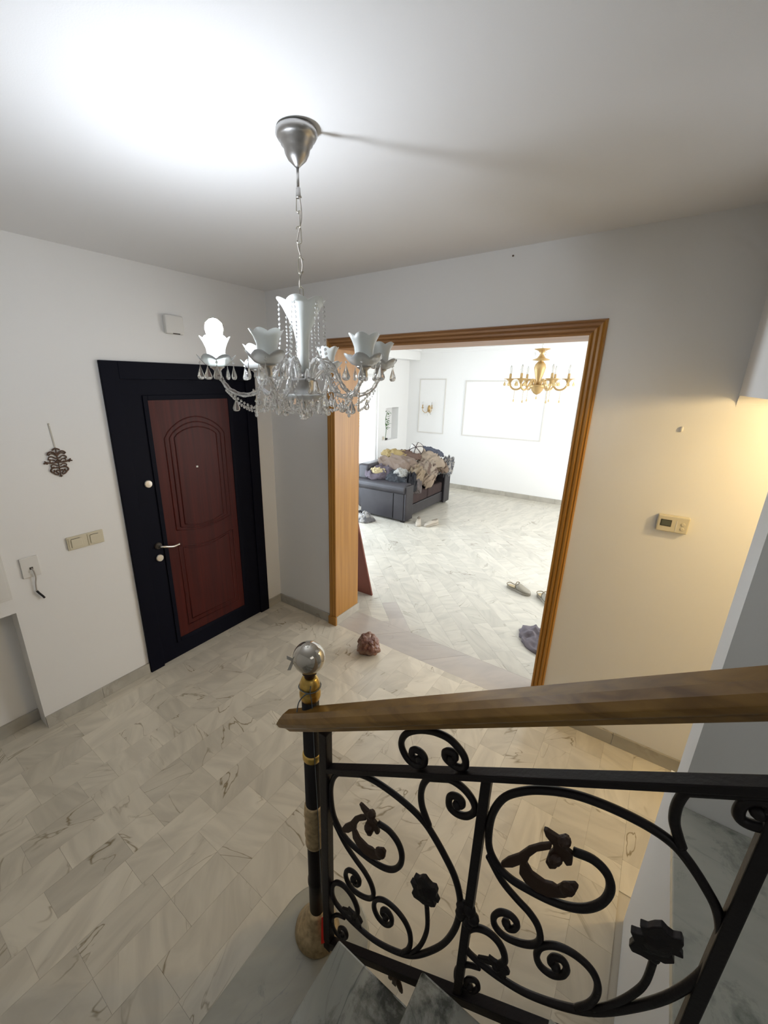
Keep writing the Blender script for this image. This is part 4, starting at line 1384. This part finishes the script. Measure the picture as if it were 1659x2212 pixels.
for (y0, y1, near) in ((2.70, 2.93, True), (4.02, 4.25, False)):
    sb('armrest', (-1.02, y0 + 0.015, 0.03), (-0.215, y1 - 0.01, 0.50), M_leather, 0.015)
    bm = bmesh.new()      # rolled top of the arm
    yc = (y0 + y1) / 2 - (0.012 if near else -0.012)
    pts = [(yc + 0.132 * math.cos(t), 0.50 + 0.095 * math.sin(t)) for t in [2 * PI * k / 24 for k in range(24)]]
    add_prism(bm, [(-1.10 + 0.66, y - 3.47, z) for y, z in pts], (0.88, 0, 0))
    bm_obj('arm_roll', bm, M_leather, sf, smooth=False, bevel=0.014, seg=4)
    sb('arm_front', (-0.235, y0 + 0.005, 0.03), (-0.195, y1 - 0.01, 0.56), M_leather, 0.014)
    if near:
        sb('piping', (-0.43, y0 + 0.006, 0.05), (-0.418, y0 + 0.02, 0.50), M_iron, 0.003)
        sb('side_panel', (-0.41, y0 + 0.004, 0.035), (-0.24, y0 + 0.02, 0.52), M_leather, 0.006)
sb('backrest', (-1.13, 2.76, 0.08), (-0.90, 4.19, 0.80), M_leather, 0.06)
sb('seat_base', (-0.95, 2.92, 0.06), (-0.235, 4.03, 0.225), M_leather, 0.015)
for y0, y1 in ((2.93, 3.475), (3.475, 4.02)):
    sb('seat_cushion', (-0.93, y0 + 0.004, 0.225), (-0.235, y1 - 0.004, 0.40), M_suede, 0.035)
for x, y in ((-0.27, 2.76), (-0.27, 4.19), (-1.05, 2.76), (-1.05, 4.19)):
    sb('foot', (x - 0.03, y - 0.03, 0.0), (x + 0.03, y + 0.03, 0.035), M_iron, 0.004)

# ------------------------------------------------------------------ clothes
def cloth_mat(name, col, col2=None, scale=18, kind='noise', rough=0.85):
    col = tuple(c * 0.72 for c in col)
    col2 = tuple(c * 0.72 for c in col2) if col2 else None
    m = mat('cloth_' + name, col, rough, bump=0.25, bscale=220)
    if col2:
        nt = m.node_tree
        b = nt.nodes['Principled BSDF']
        tc = nt.nodes.new('ShaderNodeTexCoord')
        if kind == 'noise':
            n = nt.nodes.new('ShaderNodeTexNoise'); n.inputs['Scale'].default_value = scale; n.inputs['Detail'].default_value = 3
            out = n.outputs['Fac']
        elif kind == 'check':
            n = nt.nodes.new('ShaderNodeTexChecker'); n.inputs['Scale'].default_value = scale
            out = n.outputs['Fac']
        else:
            n = nt.nodes.new('ShaderNodeTexWave'); n.inputs['Scale'].default_value = scale; n.inputs['Distortion'].default_value = 1.5
            out = n.outputs['Fac']
        nt.links.new(tc.outputs['Object'], n.inputs['Vector'])
        r = nt.nodes.new('ShaderNodeValToRGB')
        r.color_ramp.elements[0].position = 0.45; r.color_ramp.elements[1].position = 0.55
        r.color_ramp.elements[0].color = (*col, 1); r.color_ramp.elements[1].color = (*col2, 1)
        nt.links.new(out, r.inputs['Fac'])
        nt.links.new(r.outputs['Color'], b.inputs['Base Color'])
    return m


def garment(name, label, cat, loc, size, rot, m, seed, group=None, fold=0.22, drop=None, flat=0.0, folds=3.6):
    """Crumpled piece of cloth: a soft lump with long ridged folds, settled on what is below it."""
    bm = bmesh.new()
    bmesh.ops.create_icosphere(bm, subdivisions=5, radius=1.0)
    rn = random.Random(seed)
    ofs = Vector((rn.uniform(0, 50), rn.uniform(0, 50), rn.uniform(0, 50)))
    ang = rn.uniform(0, PI)
    dx, dy = math.cos(ang), math.sin(ang)
    for v_ in bm.verts:
        p = v_.co.copy()
        # uneven outline
        rim = 1 + 0.28 * noise.noise(Vector((p.x, p.y, 0)) * 1.3 + ofs)
        warp = noise.noise(p * 1.5 + ofs) * 1.6
        u = (p.x * dx + p.y * dy) * folds + warp
        rd = 1 - abs(math.sin(u * 1.7))
        rd2 = 1 - abs(noise.noise(p * 3.4 + ofs * 1.7)) * 2.2
        q = Vector((p.x * rim, p.y * rim, p.z))
        if p.z > -0.2:
            q.z += fold * 1.6 * (rd ** 1.5 - 0.35) + fold * 0.9 * (rd2 - 0.4)
        else:
            q.z = -0.2 + (q.z + 0.2) * 0.35
        v_.co = Vector((q.x * size[0], q.y * size[1], q.z * size[2]))
        if drop:
            t_ = v_.co.dot(Vector(drop[0]))
            if t_ > drop[1]:
                v_.co.z -= (t_ - drop[1]) * drop[2]
    o = bm_obj(name, bm, m, smooth=True)
    o.location = loc
    o.rotation_euler = rot
    tag(o, label, cat, group)
    return o


def sheet(name, label, cat, loc, size, rotz, m, seed, amp=0.05, group=None, dome=0.0, folds=7.0, tilt=(0, 0)):
    """Crumpled sheet of cloth lying down: irregular outline, sharp ridged folds, real thickness."""
    bm = bmesh.new()
    rn = random.Random(seed)
    ofs = Vector((rn.uniform(0, 50), rn.uniform(0, 50), rn.uniform(0, 50)))
    ang = rn.uniform(0, PI)
    NR, NA = 26, 64
    rings = []
    for i in range(NR + 1):
        ring = []
        for k in range(NA if i else 1):
            a = 2 * PI * k / NA
            e = Vector((math.cos(a), math.sin(a), 0))
            rim = 1 + 0.30 * noise.noise(e * 1.6 + ofs) + 0.10 * noise.noise(e * 5 + ofs)
            p = e * (i / NR) * rim
            w = noise.noise(p * 2.2 + ofs) * 2.2
            u = (p.x * math.cos(ang) + p.y * math.sin(ang)) * folds + w
            h = (1 - abs(math.sin(u))) ** 2 * 0.9 + (1 - abs(noise.noise(p * 4.5 + ofs)) * 3.0) * 0.35 + noise.noise(p * 11 + ofs) * 0.12
            fade = 1 - 0.55 * (i / NR) ** 3
            z = 0.006 + max(0.0, 0.25 + h * 0.75) * amp * fade + dome * (1 - (i / NR) ** 2)
            ring.append(bm.verts.new((p.x * size[0], p.y * size[1], z)))
        rings.append(ring)
    for k in range(NA):
        bm.faces.new((rings[0][0], rings[1][k], rings[1][(k + 1) % NA]))
    for i in range(1, NR):
        for k in range(NA):
            bm.faces.new((rings[i][k], rings[i + 1][k], rings[i + 1][(k + 1) % NA], rings[i][(k + 1) % NA]))
    # skirt down to what it lies on, and an underside
    bot = [bm.verts.new((v_.co.x * 0.985, v_.co.y * 0.985, 0.0)) for v_ in rings[NR]]
    for k in range(NA):
        bm.faces.new((rings[NR][k], bot[k], bot[(k + 1) % NA], rings[NR][(k + 1) % NA]))
    bm.faces.new(list(reversed(bot)))
    o = bm_obj(name, bm, m, smooth=True)
    o.location = loc
    o.rotation_euler = (tilt[0], tilt[1], rotz)
    tag(o, label, cat, group)
    return o


GP = 'clothes heaped on the sofa'
garment('brown_trousers', 'dark brown garment under the heap on the sofa seat', 'clothing', (-0.62, 3.72, 0.50), (0.34, 0.38, 0.20), (0, 0, 0.3), cloth_mat('dark_brown', (0.10, 0.06, 0.045)), 1, GP)
garment('grey_plum_sweater', 'greyish plum sweater draped over the near sofa arm', 'clothing', (-0.80, 2.94, 0.655), (0.26, 0.20, 0.11), (0.25, 0.1, 0.2), cloth_mat('plum', (0.14, 0.115, 0.14)), 2, GP)
garment('charcoal_shirt', 'charcoal shirt hanging over the front of the near sofa arm', 'clothing', (-0.48, 2.90, 0.60), (0.20, 0.15, 0.11), (0.5, 0.1, 0.1), cloth_mat('charcoal', (0.045, 0.05, 0.058)), 3, GP)
garment('plaid_shirt', 'pale checked shirt corner sticking up over the near arm', 'clothing', (-0.42, 2.93, 0.69), (0.11, 0.09, 0.07), (0.6, 0.2, 0.7), cloth_mat('plaid', (0.55, 0.54, 0.50), (0.36, 0.36, 0.34), 60, 'check'), 4, GP)
garment('cream_collar_jacket', 'jacket with a cream yellow collar on top of the plum sweater', 'clothing', (-0.78, 2.84, 0.705), (0.13, 0.07, 0.05), (0.3, 0.1, 0.5), cloth_mat('cream', (0.62, 0.52, 0.30)), 5, GP)
garment('taupe_blanket', 'long taupe blanket folded across the middle of the heap', 'clothing', (-0.68, 3.20, 0.765), (0.42, 0.22, 0.13), (0.15, 0.02, -0.15), cloth_mat('taupe', (0.27, 0.20, 0.155)), 6, GP, folds=2.2)
garment('mustard_cloth', 'mustard yellow cloth near the top left of the heap', 'clothing', (-0.83, 3.38, 0.885), (0.24, 0.15, 0.075), (0.1, 0.0, 0.2), cloth_mat('mustard', (0.42, 0.31, 0.13)), 7, GP, folds=2.0)
garment('brown_shawl', 'dark brown shawl under the white cap', 'clothing', (-0.62, 3.48, 0.87), (0.22, 0.16, 0.08), (0, 0.05, 0.1), cloth_mat('shawl', (0.16, 0.10, 0.075)), 8, GP)
garment('beige_jacket', 'beige jacket on the upper right of the heap', 'clothing', (-0.38, 3.74, 0.80), (0.26, 0.20, 0.12), (0.0, 0.35, 0.3), cloth_mat('beige', (0.42, 0.34, 0.26)), 9, GP, folds=4)
garment('navy_scarf', 'navy blue garment behind the white cap', 'clothing', (-0.42, 3.92, 0.90), (0.22, 0.12, 0.06), (0, 0.3, 0.5), cloth_mat('navy', (0.10, 0.11, 0.15)), 10, GP)
garment('camouflage_shirt', 'brown mottled shirt in the middle of the heap', 'clothing', (-0.36, 3.58, 0.66), (0.20, 0.24, 0.16), (0, 0.4, 0.2), cloth_mat('camo', (0.20, 0.14, 0.11), (0.40, 0.33, 0.26), 14), 11, GP, folds=4)
garment('tan_skirt', 'tan skirt hanging over the front of the seat', 'clothing', (-0.36, 3.17, 0.60), (0.15, 0.17, 0.20), (0, 0.6, 0.0), cloth_mat('tan', (0.36, 0.28, 0.19)), 12, GP)
garment('grey_brown_trousers', 'grey brown trousers bulging over the seat beside the near arm', 'clothing', (-0.33, 3.10, 0.46), (0.15, 0.16, 0.17), (0.2, 0.2, 0.2), cloth_mat('mole', (0.16, 0.135, 0.13)), 13, GP)
garment('khaki_bag', 'khaki crumpled trousers hanging down over the seat front', 'clothing', (-0.27, 3.50, 0.50), (0.11, 0.16, 0.16), (0, 0.5, 0.0), cloth_mat('khaki', (0.40, 0.31, 0.23)), 14, GP, folds=5)
garment('black_cardigan', 'black cardigan tucked beside the near arm', 'clothing', (-0.30, 2.97, 0.50), (0.10, 0.10, 0.20), (0, 0.1, 0.0), cloth_mat('black', (0.02, 0.02, 0.026)), 15, GP)
garment('rust_brown_coat', 'rust brown coat at the right end of the heap', 'clothing', (-0.42, 4.00, 0.66), (0.24, 0.20, 0.15), (0, 0.2, 0.1), cloth_mat('rust', (0.17, 0.12, 0.09), (0.26, 0.19, 0.14), 10), 16, GP)
garment('patterned_blouse', 'grey patterned blouse with a pale hem over the far sofa arm', 'clothing', (-0.25, 4.14, 0.60), (0.12, 0.16, 0.21), (0, 0.25, 0), cloth_mat('pattern', (0.14, 0.145, 0.17), (0.45, 0.43, 0.40), 26), 17, GP)
# white cap with crossing seams, lying on its side on top of the heap
cp = thing('white_cap', 'round white cap with dark crossing seams on top of the heap', 'cap', (-0.52, 3.55, 0.985))
cp.rotation_euler = (math.radians(62), 0, math.radians(18))
bm = bmesh.new()
add_lathe(bm, [(0.105, -0.04), (0.108, 0.0), (0.095, 0.05), (0.060, 0.075), (0.004, 0.085)], 28)
bm_obj('crown', bm, cloth_mat('white_cap', (0.72, 0.69, 0.64)), cp, smooth=True)
for a in (0.3, 1.35, 2.4):
    q = [(0.109 * math.cos(a) * s_, 0.109 * math.sin(a) * s_, z) for s_, z in ((-1, 0.0), (-0.90, 0.050), (-0.57, 0.077), (0, 0.088), (0.57, 0.077), (0.90, 0.050), (1, 0.0))]
    tube('seam', catmull(q, 4), 0.005, M_suede, cp, 6)
tube('seam', [(0.110 * math.cos(t), 0.110 * math.sin(t), -0.005) for t in [2 * PI * k / 28 for k in range(29)]], 0.006, M_suede, cp, 6)

sheet('floor_rag', 'crumpled grey and white cloth on the floor left of the sofa', 'clothing', (-0.75, 2.46, 0.0), (0.145, 0.11), 0.4, cloth_mat('rag', (0.46, 0.44, 0.41), (0.16, 0.155, 0.16), 9), 21, amp=0.08, dome=0.075, folds=6)
sheet('lilac_shirt', 'mauve shirt crumpled on the floor behind the right casing', 'clothing', (2.235, 0.79, 0.0), (0.27, 0.20), -0.35, cloth_mat('lilac', (0.235, 0.205, 0.225)), 22, amp=0.075, dome=0.03, folds=5)

# ------------------------------------------------------------------ shoes
def shoe_loft(bm, secs, seg=14, cap=True):
    """secs: (x along length, half width, height low, height high)"""
    rings = []
    for x, hw, z0, z1 in secs:
        ring = []
        for k in range(seg):
            a = 2 * PI * k / seg
            c, s_ = math.cos(a), math.sin(a)
            y = hw * (abs(c) ** 0.7) * (1 if c >= 0 else -1)
            z = (z0 + z1) / 2 + (z1 - z0) / 2 * (abs(s_) ** 0.8) * (1 if s_ >= 0 else -1)
            ring.append(bm.verts.new((x, y, z)))
        rings.append(ring)
    for i in range(len(rings) - 1):
        for k in range(seg):
            bm.faces.new((rings[i][k], rings[i][(k + 1) % seg], rings[i + 1][(k + 1) % seg], rings[i + 1][k]))
    if cap:
        bm.faces.new(rings[0]); bm.faces.new(list(reversed(rings[-1])))


def make_clog(label, loc, rz):
    t = thing('clog', label, 'clog', loc, rz, 'grey clogs on the living room floor')
    out = [(-0.125, 0.012), (-0.118, 0.028), (-0.09, 0.037), (-0.04, 0.037), (0.02, 0.042), (0.07, 0.048), (0.105, 0.040), (0.125, 0.020), (0.130, 0.006)]
    bm = bmesh.new()
    poly = [(x, y) for x, y in out] + [(x, -y) for x, y in reversed(out)]
    add_prism(bm, [(x, y, 0.0) for x, y in poly], (0, 0, 0.024))
    bm_obj('sole', bm, M_clog, t, bevel=0.004)
    bm = bmesh.new()
    rim = [(-0.02, 0.039), (-0.09, 0.037), (-0.118, 0.027), (-0.126, 0.0), (-0.118, -0.027), (-0.09, -0.037), (-0.02, -0.039)]
    add_tube(bm, catmull([(x, y, 0.030 + (0.012 if abs(y) < 0.03 else 0.004)) for x, y in rim], 4), 0.005, 6)
    bm_obj('heel_rim', bm, M_clogin, t, smooth=True)
    bm = bmesh.new()
    shoe_loft(bm, [(-0.012, 0.041, 0.02, 0.080), (0.010, 0.043, 0.018, 0.078), (0.045, 0.046, 0.018, 0.062), (0.080, 0.045, 0.018, 0.050), (0.108, 0.036, 0.018, 0.044), (0.124, 0.020, 0.018, 0.036), (0.130, 0.006, 0.018, 0.028)], 18)
    bm_obj('upper', bm, M_clog, t, smooth=True)
    bm = bmesh.new()
    add_tube(bm, catmull([(-0.014, 0.041, 0.04), (-0.018, 0.034, 0.07), (-0.022, 0.012, 0.090), (-0.022, -0.012, 0.090), (-0.018, -0.034, 0.07), (-0.014, -0.041, 0.04)], 5), 0.0055, 6)
    bm_obj('opening_rim', bm, M_clogin, t, smooth=True)
    bm = bmesh.new()
    add_prism(bm, [(x * 0.9, y * 0.85, 0.0245) for x, y in poly if x < 0.0], (0, 0, 0.002))
    bm_obj('insole', bm, M_insole, t)
    return t


M_clog = mat('clog_grey', (0.30, 0.275, 0.22), 0.55)
M_clogin = mat('clog_edge', (0.26, 0.22, 0.15), 0.6)
M_insole = mat('clog_insole', (0.50, 0.40, 0.24), 0.7)
c0 = make_clog('whole grey clog lying on the floor left of the half hidden one', (1.765, 1.580, 0), -0.32)
make_clog('second grey clog, half hidden behind the right casing', (2.035, 1.525, 0), -0.85)

M_shoe = mat('shoe_white', (0.44, 0.39, 0.32), 0.6, var=0.1)
M_shoein = mat('shoe_inner', (0.22, 0.19, 0.15), 0.8)


def make_shoe(label, loc, rz, roll=0.0):
    t = thing('shoe', label, 'shoe', loc, rz, 'white shoes in front of the sofa')
    bm = bmesh.new()
    shoe_loft(bm, [(-0.128, 0.012, 0.0, 0.026), (-0.120, 0.028, 0.0, 0.026), (-0.06, 0.034, 0.0, 0.024), (0.02, 0.038, 0.0, 0.022), (0.08, 0.044, 0.0, 0.022), (0.115, 0.032, 0.0, 0.022), (0.130, 0.010, 0.002, 0.020)], 14)
    bm_obj('sole', bm, M_shoe, t, smooth=True)
    bm = bmesh.new()
    shoe_loft(bm, [(-0.124, 0.010, 0.02, 0.075), (-0.115, 0.025, 0.018, 0.085), (-0.07, 0.031, 0.018, 0.075), (-0.02, 0.034, 0.018, 0.078), (0.02, 0.037, 0.018, 0.070), (0.06, 0.041, 0.018, 0.052), (0.10, 0.036, 0.018, 0.040), (0.125, 0.014, 0.018, 0.030)], 14)
    bm_obj('upper', bm, M_shoe, t, smooth=True)
    bm = bmesh.new()
    shoe_loft(bm, [(-0.108, 0.016, 0.070, 0.086), (-0.07, 0.024, 0.066, 0.080), (-0.02, 0.020, 0.068, 0.082), (-0.005, 0.008, 0.07, 0.080)], 12)
    bm_obj('opening', bm, M_shoein, t, smooth=True)
    bm = bmesh.new()
    for k in range(3):
        x = 0.012 + k * 0.016
        add_tube(bm, catmull([(x, -0.024, 0.062 - k * 0.006), (x + 0.004, 0, 0.074 - k * 0.008), (x, 0.024, 0.062 - k * 0.006)], 4), 0.0025, 5)
    bm_obj('laces', bm, M_shoe, t, smooth=True)
    return t


make_shoe('left white shoe pointing at the viewer, beside the sofa corner', (-0.035, 2.82, 0), -1.14)
make_shoe('right white shoe turned sideways in front of the sofa', (0.145, 2.88, 0), -1.95)

print('tiles', n1, n2, 'objects', len(bpy.data.objects))
